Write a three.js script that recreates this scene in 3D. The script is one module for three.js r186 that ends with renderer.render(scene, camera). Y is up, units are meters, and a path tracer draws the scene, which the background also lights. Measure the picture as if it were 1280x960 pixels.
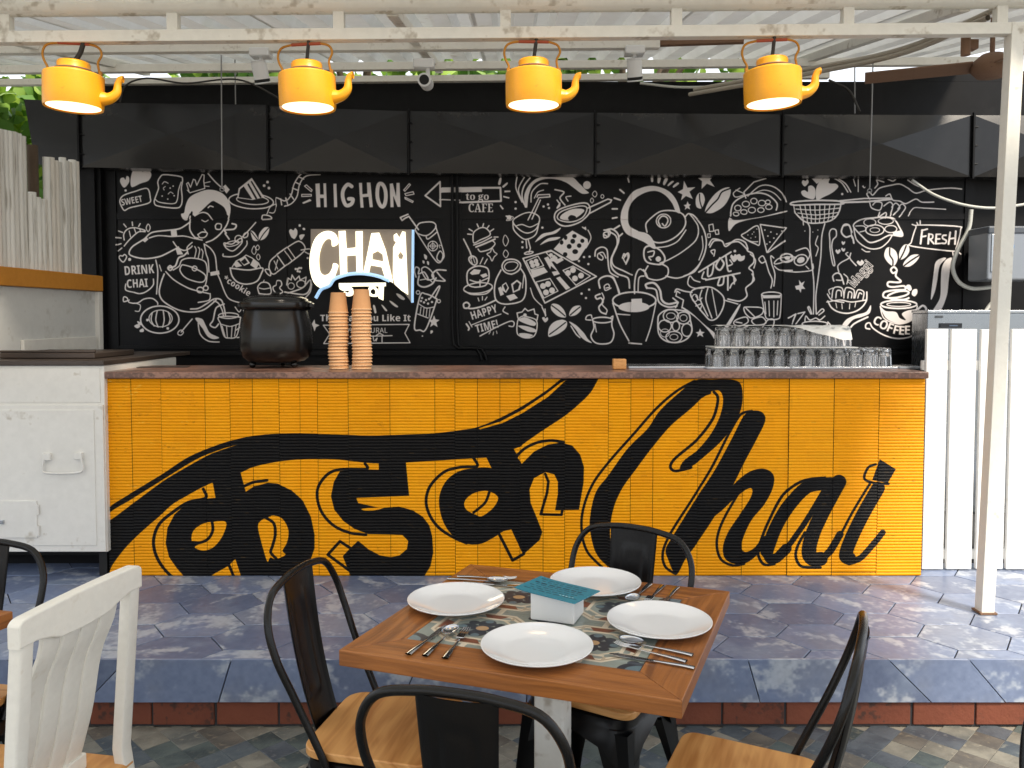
import * as THREE from 'three';
import { RoundedBoxGeometry } from 'three/addons/geometries/RoundedBoxGeometry.js';
import { mergeGeometries, mergeVertices, toCreasedNormals } from 'three/addons/utils/BufferGeometryUtils.js';
import { RectAreaLightUniformsLib } from 'three/addons/lights/RectAreaLightUniformsLib.js';

// ---------------------------------------------------------------- camera, sky, sun, exposure
const scene = new THREE.Scene();
const F = 1040, HZ = 395, PITCH = 2.5 * Math.PI / 180, EYE = 1.598, CY = HZ + F * Math.tan(PITCH);
const camera = new THREE.PerspectiveCamera(2 * Math.atan(480 / F) * 180 / Math.PI, 4 / 3, 0.05, 300);
camera.position.set(0, EYE, 0);
camera.rotation.x = -PITCH;
camera.setViewOffset(1280, 960, 0, 480 - CY, 1280, 960);
const renderer = new THREE.WebGLRenderer({ antialias: true });
renderer.toneMapping = THREE.LinearToneMapping;
renderer.toneMappingExposure = 1.5;
renderer.shadowMap.enabled = true;
RectAreaLightUniformsLib.init();
{
  const w = 128, h = 64, d = new Float32Array(w * h * 4);
  for (let j = 0; j < h; j++) {
    const el = (j + 0.5) / h - 0.5;                       // -0.5 down .. 0.5 up
    const t = Math.max(0, el) * 2;
    for (let i = 0; i < w; i++) {
      const k = (j * w + i) * 4, up = el > 0;
      d[k] = up ? 1.02 - 0.34 * t : 0.3; d[k + 1] = up ? 1.06 - 0.26 * t : 0.29; d[k + 2] = up ? 1.1 - 0.08 * t : 0.27; d[k + 3] = 1;
    }
  }
  const sky = new THREE.DataTexture(d, w, h, THREE.RGBAFormat, THREE.FloatType);
  sky.mapping = THREE.EquirectangularReflectionMapping; sky.magFilter = THREE.LinearFilter; sky.needsUpdate = true;
  scene.background = sky; scene.environment = sky;
}
const sun = new THREE.DirectionalLight(0xfff1dc, 4.0);
sun.position.set(6, 10, 3.2); sun.target.position.set(0.8, 0.5, -3.5);
sun.castShadow = true; sun.shadow.radius = 20; sun.shadow.mapSize.set(2048, 2048);
Object.assign(sun.shadow.camera, { left: -8, right: 8, top: 8, bottom: -8, near: 0.5, far: 40 });
scene.add(sun, sun.target);

// ---------------------------------------------------------------- helpers
let seed = 7;
const R = () => { seed = (seed + 0x6D2B79F5) | 0; let t = Math.imul(seed ^ (seed >>> 15), 1 | seed); t = (t + Math.imul(t ^ (t >>> 7), 61 | t)) ^ t; return ((t ^ (t >>> 14)) >>> 0) / 4294967296; };
const rr = (a, b) => a + (b - a) * R();
const V = (x, y, z) => new THREE.Vector3(x, y, z);
const cp = Math.cos(PITCH), sp = Math.sin(PITCH);
const ray = (u, v) => { const x = (u - 640) / F, y = -(v - CY) / F; return V(x, y * cp - sp, -y * sp - cp); };
const atZ = (u, v, Z) => { const d = ray(u, v); const t = Z / -d.z; return V(d.x * t, EYE + d.y * t, -Z); };
const atY = (u, v, Y) => { const d = ray(u, v); const t = (Y - EYE) / d.y; return V(d.x * t, Y, d.z * t); };
const used = {};
function numbered(n) { if (!(n in used)) { used[n] = 0; return n; } used[n]++; return n + '_' + String(used[n]).padStart(3, '0'); }
function shad(o) { o.traverse(c => { if (c.isMesh) { c.castShadow = true; c.receiveShadow = true; } }); return o; }
function mesh(name, geo, mat, parent) { const m = new THREE.Mesh(Array.isArray(geo) ? merge(geo) : geo, mat); m.name = name; m.castShadow = m.receiveShadow = true; if (parent) parent.add(m); return m; }
function merge(list) {
  const gs = list.map(g => { const q = g.index ? g.toNonIndexed() : g.clone(); for (const k of Object.keys(q.attributes)) if (!['position', 'normal', 'uv'].includes(k)) q.deleteAttribute(k); if (!q.attributes.uv) q.setAttribute('uv', new THREE.BufferAttribute(new Float32Array(q.attributes.position.count * 2), 2)); return q; });
  return mergeGeometries(gs);
}
function tag(o, label, category, group) { o.userData.label = label; o.userData.category = category; if (group) o.userData.group = group; return o; }
function thing(name, label, category, pos = [0, 0, 0], turn = 0, group) { const g = new THREE.Group(); g.name = numbered(name); g.position.set(...pos); g.rotation.y = turn; scene.add(g); return tag(g, label, category, group); }
function single(name, geo, mat, label, category, group) { const m = mesh(numbered(name), geo, mat, scene); return tag(m, label, category, group); }
function dup(root, pos, turn, label, group) { const r = root.clone(); r.name = numbered(root.name.replace(/_\d{3}$/, '')); r.userData = { ...root.userData }; scene.add(r); r.position.set(...pos); if (turn !== null) r.rotation.y = turn; if (label) r.userData.label = label; if (group) r.userData.group = group; return r; }
function struct(name, geo, mat) { const m = mesh(name, geo, mat, scene); m.userData.kind = 'structure'; return m; }
const bx = (w, h, d, x = 0, y = 0, z = 0) => new THREE.BoxGeometry(w, h, d).translate(x, y, z);
const rbx = (w, h, d, r, x = 0, y = 0, z = 0) => new RoundedBoxGeometry(w, h, d, 2, Math.min(r, w / 2.01, h / 2.01, d / 2.01)).translate(x, y, z);
const cyl = (r1, r2, h, x = 0, y = 0, z = 0, n = 24) => new THREE.CylinderGeometry(r1, r2, h, n).translate(x, y, z);
function tube(pts, r, n = 8, seg) { const c = new THREE.CatmullRomCurve3(pts.map(p => p.isVector3 ? p : V(...p)), false, 'centripetal'); return new THREE.TubeGeometry(c, seg || pts.length * 6, r, n, false); }
function bar(a, b, w, h) {            // box beam from a to b, w across, h in height
  const d = b.clone().sub(a), L = d.length(); const g = rbx(w, h, L, 0.003);
  const q = new THREE.Quaternion().setFromRotationMatrix(new THREE.Matrix4().lookAt(b, a, V(0, 1, 0)));
  return g.applyQuaternion(q).translate(...a.clone().add(b).multiplyScalar(0.5).toArray());
}
function lathe(p, n = 40) { return new THREE.LatheGeometry(p.map(q => new THREE.Vector2(Math.max(q[0], 0.0001), q[1])), n); }
function boxUV(g, s = 1, ox = 0, oy = 0) { // uv in metres from the dominant axis of the normal
  const p = g.attributes.position, n = g.attributes.normal, uv = new Float32Array(p.count * 2);
  for (let i = 0; i < p.count; i++) {
    const ax = Math.abs(n.getX(i)), ay = Math.abs(n.getY(i)), az = Math.abs(n.getZ(i)); let u, v;
    if (ay >= ax && ay >= az) { u = p.getX(i); v = p.getZ(i); } else if (ax >= az) { u = p.getZ(i); v = p.getY(i); } else { u = p.getX(i); v = p.getY(i); }
    uv[2 * i] = u * s + ox; uv[2 * i + 1] = v * s + oy;
  }
  g.setAttribute('uv', new THREE.BufferAttribute(uv, 2)); return g;
}
// ---------------------------------------------------------------- procedural textures
function hash(x, y, s) { let h = Math.imul(x | 0, 374761393) ^ Math.imul(y | 0, 668265263) ^ Math.imul(s | 0, 1274126177); h = Math.imul(h ^ (h >>> 13), 1274126177); return ((h ^ (h >>> 16)) >>> 0) / 4294967296; }
function vn(x, y, px, py, s) { const xi = Math.floor(x), yi = Math.floor(y), fx = x - xi, fy = y - yi, a = fx * fx * (3 - 2 * fx), b = fy * fy * (3 - 2 * fy); const m = (q, n) => ((q % n) + n) % n; const X0 = m(xi, px), X1 = m(xi + 1, px), Y0 = m(yi, py), Y1 = m(yi + 1, py); const A = hash(X0, Y0, s), B = hash(X1, Y0, s), C = hash(X0, Y1, s), D = hash(X1, Y1, s); return A + (B - A) * a + (C - A) * b + (A - B - C + D) * a * b; }
function fbm(u, v, fx, fy, oct, s) { let t = 0, a = 0.5, n = 0; for (let o = 0; o < oct; o++) { t += a * vn(u * fx, v * fy, fx, fy, s + o * 17); n += a; a *= 0.55; fx *= 2; fy *= 2; } return t / n; }
const sm = (a, b, x) => { const t = Math.min(1, Math.max(0, (x - a) / (b - a))); return t * t * (3 - 2 * t); };
const mixc = (a, b, t) => [a[0] + (b[0] - a[0]) * t, a[1] + (b[1] - a[1]) * t, a[2] + (b[2] - a[2]) * t];
function tex(w, h, fn, rep = 1, srgb = true) {
  const d = new Uint8Array(w * h * 4);
  for (let j = 0; j < h; j++) for (let i = 0; i < w; i++) { const c = fn((i + 0.5) / w, (j + 0.5) / h), k = (j * w + i) * 4; for (let q = 0; q < 3; q++) d[k + q] = Math.max(0, Math.min(255, c[q])); d[k + 3] = 255; }
  const t = new THREE.DataTexture(d, w, h); t.magFilter = THREE.LinearFilter; t.minFilter = THREE.LinearMipmapLinearFilter; t.generateMipmaps = true; t.wrapS = t.wrapT = THREE.RepeatWrapping; if (srgb) t.colorSpace = THREE.SRGBColorSpace; if (Array.isArray(rep)) t.repeat.set(...rep); else t.repeat.set(rep, rep); t.needsUpdate = true; return t;
}
const grey = f => (u, v) => { const g = f(u, v) * 255; return [g, g, g]; };
const std = (o) => new THREE.MeshStandardMaterial(o);
const phy = (o) => new THREE.MeshPhysicalMaterial(o);
const roughNoise = tex(256, 256, grey((u, v) => 0.45 + 0.5 * fbm(u, v, 8, 8, 4, 3)), 2.3, false);
const fineBump = tex(256, 256, grey((u, v) => fbm(u, v, 24, 24, 3, 9)), 3.1, false);
const wavyBump = tex(256, 256, grey((u, v) => fbm(u, v, 3, 4, 2, 19)), 0.8, false);
const paintTex = (c, dirt, amt, s, rep = 0.9) => tex(512, 512, (u, v) => { const a = fbm(u, v, 5, 5, 5, s), b = fbm(u, v, 40, 40, 3, s + 5), k = sm(0.62, 0.8, a * 0.65 + b * 0.35) * amt; const q = mixc(c, dirt, k); const g = (b - 0.5) * 10 + (a - 0.5) * 8; return [q[0] + g, q[1] + g, q[2] + g]; }, rep);
function woodTex(base, dark, s, fy = 9) { return tex(512, 512, (u, v) => { const w = fbm(u, v, 2, 6, 3, s) * 1.4; const g = fbm(u, v + w * 0.12, 3, fy * 6, 4, s + 3); const st = 0.5 + 0.5 * Math.sin((v * fy + w * 2.2) * 6.283); const k = Math.min(1, 0.55 * g + 0.35 * st * fbm(u, v, 2, 4, 2, s + 8) + 0.18 * fbm(u, v, 6, 90, 2, s + 11)); return mixc(base, dark, sm(0.2, 0.85, k)); }, 1); }
const M = {};
M.white = std({ map: paintTex([226, 224, 216], [168, 160, 146], 0.9, 11), roughness: 0.55, bumpMap: fineBump, bumpScale: 0.0006 });
M.whiteFence = std({ map: paintTex([238, 238, 236], [206, 200, 190], 0.35, 61), roughness: 0.5 });
M.roof = phy({ map: paintTex([214, 215, 212], [160, 152, 138], 0.8, 21, 0.5), roughness: 0.9, transmission: 0.25, thickness: 0, side: THREE.DoubleSide });
M.sail = phy({ color: 0xe4e0d4, roughness: 1, transmission: 0.42, thickness: 0, side: THREE.DoubleSide });
M.blackMap = tex(512, 512, (u, v) => { const a = fbm(u, v, 6, 6, 4, 701), b = fbm(u, v, 70, 70, 2, 705), k = sm(0.74, 0.8, a * 0.35 + b * 0.65); return mixc([17, 17, 18], [92, 84, 74], k); }, 3);
M.black = phy({ map: M.blackMap, roughness: 0.26, specularIntensity: 0.6, roughnessMap: null, metalness: 0.0, bumpMap: fineBump, bumpScale: 0.0002 });
M.duct = phy({ map: paintTex([21, 21, 23], [42, 39, 36], 0.7, 31, 0.8), roughness: 0.27, specularIntensity: 0.95, bumpMap: wavyBump, bumpScale: 0.006 });
M.darkWall = phy({ map: paintTex([13, 13, 15], [24, 23, 23], 0.7, 41, 0.6), roughness: 0.5, specularIntensity: 0.4 });
M.darkTrim = phy({ color: 0x0b0b0d, roughness: 0.45, specularIntensity: 0.4 });
M.steel = std({ color: 0xb8bcc0, metalness: 1, roughness: 0.24 });
M.chrome = std({ color: 0xd0d2d6, metalness: 1, roughness: 0.13 });
M.brushed = std({ color: 0x9aa0a6, metalness: 0.9, roughness: 0.38, roughnessMap: roughNoise });
M.rust = std({ map: paintTex([118, 90, 70], [78, 52, 36], 1, 51, 3), roughness: 0.8 });
M.wire = std({ color: 0x8d8d8d, metalness: 0.6, roughness: 0.5 });
M.cableWhite = std({ color: 0xb9bab4, roughness: 0.5 });
M.cableDark = std({ color: 0x26231f, roughness: 0.6 });
M.china = phy({ color: 0xe9eaec, roughness: 0.12, clearcoat: 0.6, clearcoatRoughness: 0.05 });
M.kettle = phy({ map: paintTex([244, 168, 10], [196, 118, 12], 0.6, 71, 4), roughness: 0.42, clearcoat: 0.3, clearcoatRoughness: 0.3 });
M.tableWood = std({ map: woodTex([164, 104, 52], [112, 66, 31], 5), roughness: 0.38, bumpMap: fineBump, bumpScale: 0.0004 });
M.seatWood = std({ map: woodTex([214, 160, 98], [166, 108, 54], 15, 5), roughness: 0.42 });
M.slab = std({ map: tex(512, 512, (u, v) => { const a = fbm(u, v, 6, 6, 5, 91), b = fbm(u, v, 60, 60, 2, 95); return mixc([152, 114, 98], [98, 72, 62], sm(0.3, 0.7, a * 0.5 + b * 0.5)); }, 1.5), roughness: 0.3 });
M.darkSlab = std({ map: paintTex([64, 54, 48], [38, 32, 30], 1, 93, 1.5), roughness: 0.4 });
M.pot = phy({ color: 0x0b0b0c, roughness: 0.24 });
M.dark = std({ color: 0x0c0c0d, roughness: 0.7 });
M.glass = phy({ color: 0xf4f8f8, transmission: 1, roughness: 0.03, ior: 1.5, thickness: 0.0 });
M.plastic = phy({ color: 0xf2f4f4, transmission: 0.55, roughness: 0.35, thickness: 0, side: THREE.DoubleSide });
M.bulb = std({ color: 0xffffff, emissive: 0xffd9a0, emissiveIntensity: 2.2 });
M.whitePlastic = std({ color: 0xdfe0e0, roughness: 0.35 });
M.handle = std({ color: 0xb07a2a, metalness: 0.5, roughness: 0.45 });
M.conduit = std({ map: paintTex([168, 160, 146], [112, 92, 72], 1, 711, 3), roughness: 0.6 });
M.grip = std({ color: 0x98452c, roughness: 0.6 });
M.kraft = std({ map: paintTex([196, 146, 100], [176, 126, 84], 0.5, 81, 6), roughness: 0.75 });
M.kraftLip = std({ color: 0xd9b48c, roughness: 0.7 });
M.bamboo = [501, 521, 541].map((s, i) => std({ map: tex(128, 512, (u, v) => { const a = fbm(u, v, 6, 2, 4, s), b = fbm(u, v, 20, 4, 3, s + 7); return mixc([[222, 221, 216], [206, 204, 198], [214, 209, 200]][i], [132, 126, 116], sm(0.52, 0.85, a * 0.5 + b * 0.5)); }, 1), roughness: 0.7 }));
M.ochre = std({ map: paintTex([196, 130, 40], [140, 92, 36], 0.9, 551, 1.2), roughness: 0.6 });
M.sidePanel = std({ map: paintTex([205, 206, 204], [168, 166, 160], 0.6, 561, 0.8), roughness: 0.5 });
M.cabinet = std({ map: paintTex([224, 222, 216], [170, 162, 148], 0.8, 571, 0.9), roughness: 0.42 });
M.bark = std({ map: paintTex([84, 70, 56], [46, 38, 30], 1, 581, 1.5), roughness: 0.9 });
M.leaf = [[118, 156, 40], [150, 182, 56], [84, 130, 34]].map(c => phy({ color: new THREE.Color().setRGB(c[0] / 255, c[1] / 255, c[2] / 255, THREE.SRGBColorSpace), roughness: 0.7, transmission: 0.35, thickness: 0, side: THREE.DoubleSide }));
M.chromeD = std({ color: 0xd0d2d6, metalness: 1, roughness: 0.13, side: THREE.DoubleSide });
M.blackD = phy({ color: 0x08080a, roughness: 0.32, specularIntensity: 0.6, side: THREE.DoubleSide, bumpMap: fineBump, bumpScale: 0.0002 });
M.tumbler = phy({ color: 0xffffff, transmission: 1, roughness: 0.0, ior: 1.5, thickness: 0.003, side: THREE.DoubleSide });
M.whiteWood = std({ map: paintTex([230, 228, 220], [196, 188, 172], 0.45, 591, 1.6), roughness: 0.45, bumpMap: fineBump, bumpScale: 0.0005 });
// ---------------------------------------------------------------- paint on a flat surface (canvas in metres of that surface)
function painter(W, H, Z, x0, x1, y0, y1) {
  const cv = document.createElement('canvas'); cv.width = W; cv.height = H; const g = cv.getContext('2d');
  const map = (u, v) => { const p = atZ(u, v, Z); return [(p.x - x0) / (x1 - x0) * W, (y1 - p.y) / (y1 - y0) * H]; };
  const P0 = { bold: 1 };
  const unit = Z / F / (x1 - x0) * W;                      // canvas pixels per photograph pixel
  g.lineCap = g.lineJoin = 'round';
  function curve(P, closed) {
    g.beginPath(); const n = P.length; g.moveTo(...P[0]);
    const at = i => closed ? P[(i + n) % n] : P[Math.max(0, Math.min(n - 1, i))];
    for (let i = 0; i < (closed ? n : n - 1); i++) { const a = at(i - 1), b = at(i), c = at(i + 1), d = at(i + 2); g.bezierCurveTo(b[0] + (c[0] - a[0]) / 6, b[1] + (c[1] - a[1]) / 6, c[0] - (d[0] - b[0]) / 6, c[1] - (d[1] - b[1]) / 6, c[0], c[1]); }
    if (closed) g.closePath();
  }
  function poly(P, closed) { g.beginPath(); g.moveTo(...P[0]); for (const q of P.slice(1)) g.lineTo(...q); if (closed) g.closePath(); }
  function draw(text, ox, oy, s, col, bg) {
    for (const raw of text.split('\n')) {
      const line = raw.trim(); if (!line) continue;
      const [op, ...rest] = line.split(' '); const k = op[0], w = parseFloat(op.slice(1)) || 0;
      g.strokeStyle = g.fillStyle = k === 'F' || k === 'P' || k === 'S' ? bg : col; g.lineWidth = w * unit / s * (P0.bold || 1);
      if (k === 't') { const rot = parseFloat(rest[0]), [x, y] = rest[1].split(',').map(Number); g.save(); g.translate(...map(ox + x / s, oy + y / s)); g.rotate(rot * Math.PI / 180); const fam = rest[2]; const str = rest.slice(3).join(' '); g.font = (fam[0] === 'b' ? 'bold ' : '') + (w * unit / s) + 'px ' + (fam.includes('e') ? 'serif' : 'sans-serif'); if (fam.includes('n')) { g.scale(0.78, 1); } if (fam.includes('o')) { g.lineWidth = 1.6; g.strokeText(str, 0, 0); } else g.fillText(str, 0, 0); g.restore(); continue; }
      const q = rest.map(a => a.split(',').map(Number));
      if (k === 'e' || k === 'E') { const [c, r, a] = [q[0], q[1], (q[2] || [0])[0]]; const P = []; for (let i = 0; i < 24; i++) { const t = i / 24 * 6.2832, X = r[0] * Math.cos(t), Y = r[1] * Math.sin(t), ca = Math.cos(a * Math.PI / 180), sa = Math.sin(a * Math.PI / 180); P.push(map(ox + (c[0] + X * ca - Y * sa) / s, oy + (c[1] + X * sa + Y * ca) / s)); } curve(P, true); k === 'e' ? g.stroke() : g.fill(); continue; }
      const P = q.map(a => map(ox + a[0] / s, oy + a[1] / s));
      if (k === 'd') { for (const a of P) { g.beginPath(); g.arc(a[0], a[1], w * unit / s, 0, 7); g.fill(); } continue; }
      if (k === 's' || k === 'S') { curve(P); g.stroke(); } else if (k === 'c') { curve(P, true); g.stroke(); } else if (k === 'l') { poly(P); g.stroke(); } else if (k === 'o') { poly(P, true); g.stroke(); } else if (k === 'f' || k === 'F') { curve(P, true); g.fill(); } else if (k === 'p' || k === 'P') { poly(P, true); g.fill(); }
    }
  }
  const texture = () => { const t = new THREE.CanvasTexture(cv); t.colorSpace = THREE.SRGBColorSpace; t.magFilter = THREE.LinearFilter; t.anisotropy = 8; return t; };
  const uv = geo => { const p = geo.attributes.position, a = new Float32Array(p.count * 2); for (let i = 0; i < p.count; i++) { a[2 * i] = (p.getX(i) - x0) / (x1 - x0); a[2 * i + 1] = (p.getY(i) - y0) / (y1 - y0); } geo.setAttribute('uv', new THREE.BufferAttribute(a, 2)); return geo; };
  return Object.assign(P0, { g, W, H, draw, texture, uv, unit, map });
}
function speckle(P, n, cols, a, smin, smax, long = 1) { const g = P.g; for (let i = 0; i < n; i++) { g.globalAlpha = a * R(); g.fillStyle = cols[Math.floor(R() * cols.length)]; const s = rr(smin, smax); g.fillRect(R() * P.W, R() * P.H, s * long, s); } g.globalAlpha = 1; }

// ---------------------------------------------------------------- floor and raised platform
const PH = 0.27, PZ = 3.16, CZ = 4.2, WZ = 5.9;         // platform height and front, counter front, back wall
const slate = (a, b, c, s) => tex(256, 256, (u, v) => { const n = fbm(u, v, 3, 4, 5, s), m = fbm(u, v, 20, 26, 3, s + 4); let q = mixc(a, b, sm(0.3, 0.7, n)); q = mixc(q, c, sm(0.6, 0.8, m * 0.6 + n * 0.4) * 0.7); return q; }, 1.7);
const floorBase = struct('floor', new THREE.PlaneGeometry(60, 60).rotateX(-Math.PI / 2).translate(0, -0.006, 0), std({ map: paintTex([150, 146, 136], [112, 106, 96], 1, 601, 0.4), roughness: 0.9 }));
{
  const cols = [[[96, 104, 108], [70, 80, 88], [140, 138, 126]], [[138, 135, 124], [108, 106, 98], [162, 156, 140]], [[88, 98, 96], [60, 70, 72], [120, 118, 104]], [[112, 107, 98], [84, 82, 78], [146, 134, 114]], [[88, 95, 102], [66, 72, 80], [118, 121, 122]], [[126, 126, 118], [92, 96, 94], [158, 150, 132]]];
  const mats = cols.map((c, i) => std({ map: slate(...c, 100 + i * 9), roughness: 0.5, bumpMap: fineBump, bumpScale: 0.0012 }));
  const D = 0.0715, far = []; let n = 0;
  const geos = [0, 1, 2, 3].map(k => { const s = new THREE.Shape([new THREE.Vector2(-D + 0.0022, 0), new THREE.Vector2(0, -D + 0.0022), new THREE.Vector2(D - 0.0022, 0), new THREE.Vector2(0, D - 0.0022)]); const g = new THREE.ExtrudeGeometry(s, { depth: 0.004, bevelEnabled: true, bevelSize: 0.0012, bevelThickness: 0.0012, bevelSegments: 1 }).rotateX(-Math.PI / 2); const u = g.attributes.uv; for (let i = 0; i < u.count; i++) u.setXY(i, u.getX(i) * 1.5 + k * 0.27, u.getY(i) * 1.5 + k * 0.41); return g; });
  for (let j = 0; j < 32; j++) for (let i = -34; i <= 34; i++) {
    const x = (i + (j & 1) * 0.5) * D * 2, z = -PZ + 0.02 + j * D, near = n < 300 && j < 7 && Math.abs(x) < 2.5;
    const k = Math.floor(R() * 6), gk = Math.floor(R() * 4), y = -0.0055 + R() * 0.0012;
    if (near) { const t = mesh('floor_tile', geos[gk], mats[k], floorBase); t.position.set(x, y, z); t.rotation.y = Math.floor(R() * 2) * Math.PI; n++; } else far.push([x, y, z, k, gk]);
  }
  for (let k = 0; k < 6; k++) { const L = far.filter(f => f[3] === k).map(f => geos[f[4]].clone().translate(f[0], f[1], f[2])); const t = mesh('floor_tiles', merge(L), mats[k], floorBase); t.userData.kind = 'stuff'; }
}
const platform = struct('platform', bx(7.2, PH - 0.008, 2.9, 0.3, (PH - 0.008) / 2, -PZ - 0.02 - 1.45), std({ color: 0x39393b, roughness: 0.9 }));
{
  const blue = (s, a, b, c) => tex(512, 512, (u, v) => { const n = fbm(u, v, 3, 4, 5, s), m = fbm(u, v, 5, 9, 5, s + 31), h = fbm(u, v, 40, 40, 2, s + 3); let q = mixc(a, b, sm(0.32, 0.68, n)); q = mixc(q, c, sm(0.5, 0.7, m * 0.8 + h * 0.2) * 0.75); const d = (h - 0.5) * 16; return [q[0] + d, q[1] + d, q[2] + d]; }, 1.35);
  const mats = [std({ map: blue(211, [124, 137, 160], [100, 112, 140], [186, 190, 196]), roughness: 0.33, bumpMap: fineBump, bumpScale: 0.0004 }), std({ map: blue(241, [116, 130, 160], [124, 133, 154], [182, 189, 198]), roughness: 0.36, bumpMap: fineBump, bumpScale: 0.0004 })];
  const c0 = atY(1205, 796, PH), HW = 0.195, HH = 0.135, zf = -PZ - 0.003, zb = -4.42;
  const clip = (P, f) => { const o = []; for (let i = 0; i < P.length; i++) { const a = P[i], b = P[(i + 1) % P.length], da = f(a), db = f(b); if (da >= 0) o.push(a); if ((da >= 0) !== (db >= 0)) { const t = da / (da - db); o.push([a[0] + (b[0] - a[0]) * t, a[1] + (b[1] - a[1]) * t]); } } return o; };
  function prism(P, y0, y1, ou, ov, rot) { // P in x,z
    const sh = new THREE.Shape(P.map(q => new THREE.Vector2(q[0], -q[1])));
    const g = new THREE.ExtrudeGeometry(sh, { depth: y1 - y0 - 0.0015, bevelEnabled: true, bevelSize: 0.0015, bevelOffset: -0.0015, bevelThickness: 0.0015, bevelSegments: 1 }).rotateX(-Math.PI / 2).translate(0, y0, 0);
    const u = g.attributes.uv, p = g.attributes.position; for (let i = 0; i < u.count; i++) { const X = p.getX(i), Zz = p.getZ(i); u.setXY(i, (X * Math.cos(rot) - Zz * Math.sin(rot)) + ou, (X * Math.sin(rot) + Zz * Math.cos(rot)) + ov); } return g;
  }
  for (let i = -18; i <= 8; i++) for (let j = -5; j <= 5; j++) {
    const x = c0.x + i * HW * 1.5, z = c0.z + (j + (i & 1) * 0.5) * HH * 2, k = 0.003;
    let P = [[x - HW + k, z], [x - HW / 2 + k / 2, z + HH - k], [x + HW / 2 - k / 2, z + HH - k], [x + HW - k, z], [x + HW / 2 - k / 2, z - HH + k], [x - HW / 2 + k / 2, z - HH + k]];
    P = clip(P, q => zf - q[1]); if (P.length > 2) P = clip(P, q => q[1] - zb); if (P.length > 2) P = clip(P, q => q[0] + 3.3); if (P.length < 3) continue;
    let A = 0; for (let a = 0; a < P.length; a++) { const b = (a + 1) % P.length; A += P[a][0] * P[b][1] - P[b][0] * P[a][1]; } if (Math.abs(A) < 0.006) continue;
    mesh('hexagon_tile', prism(P, PH - 0.007, PH + rr(-0.0008, 0.0006), R() * 3, R() * 3, Math.floor(R() * 3) * 2.094 + rr(-.1, .1)), mats[R() < 0.5 ? 0 : 1], platform);
  }
  const rm = mats;
  let xa = -3.3, sa = 0.03;
  while (xa < 3.6) {
    const w = rr(0.24, 0.46), xb = xa + w, sb = rr(-0.09, 0.09);
    const s = new THREE.Shape([[xa - sa + .002, 0.102], [xb - sb - .002, 0.102], [xb + sb - .002, PH + .001], [xa + sa + .002, PH + .001]].map(q => new THREE.Vector2(...q)));
    const g = new THREE.ExtrudeGeometry(s, { depth: 0.012, bevelEnabled: true, bevelSize: 0.0015, bevelOffset: -0.0015, bevelThickness: 0.0015, bevelSegments: 1 }).translate(0, 0, -PZ - 0.015 + rr(0, 0.0012));
    const u = g.attributes.uv, o = R() * 3; for (let i = 0; i < u.count; i++) u.setXY(i, u.getX(i) + o, u.getY(i) + o);
    mesh('riser_tile', g, rm[R() < 0.5 ? 0 : 1], platform); xa = xb; sa = sb;
  }
  const bm = [401, 421, 441].map((s, i) => std({ map: tex(256, 256, (u, v) => { const n = fbm(u, v, 4, 3, 5, s), h = fbm(u, v, 30, 30, 2, s + 2); return mixc(mixc([128, 70, 48], [104, 54, 38], n), [62, 44, 38], sm(0.58, 0.75, n * 0.6 + h * 0.4) * 0.8); }, 2), roughness: 0.8, bumpMap: fineBump, bumpScale: 0.0015 }));
  const bg = [0, 1, 2].map(i => boxUV(rbx(0.238, 0.09, 0.05, 0.004), 1, i * 0.3, i * 0.2));
  for (let i = 0; i < 28; i++) { const b = mesh('brick', bg[i % 3], bm[Math.floor(R() * 3)], platform); b.position.set(-3.25 + i * 0.2465 + rr(-.002, .002), 0.053 + rr(-.001, .001), -PZ - 0.037 - rr(0, 0.003)); }
}

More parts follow.
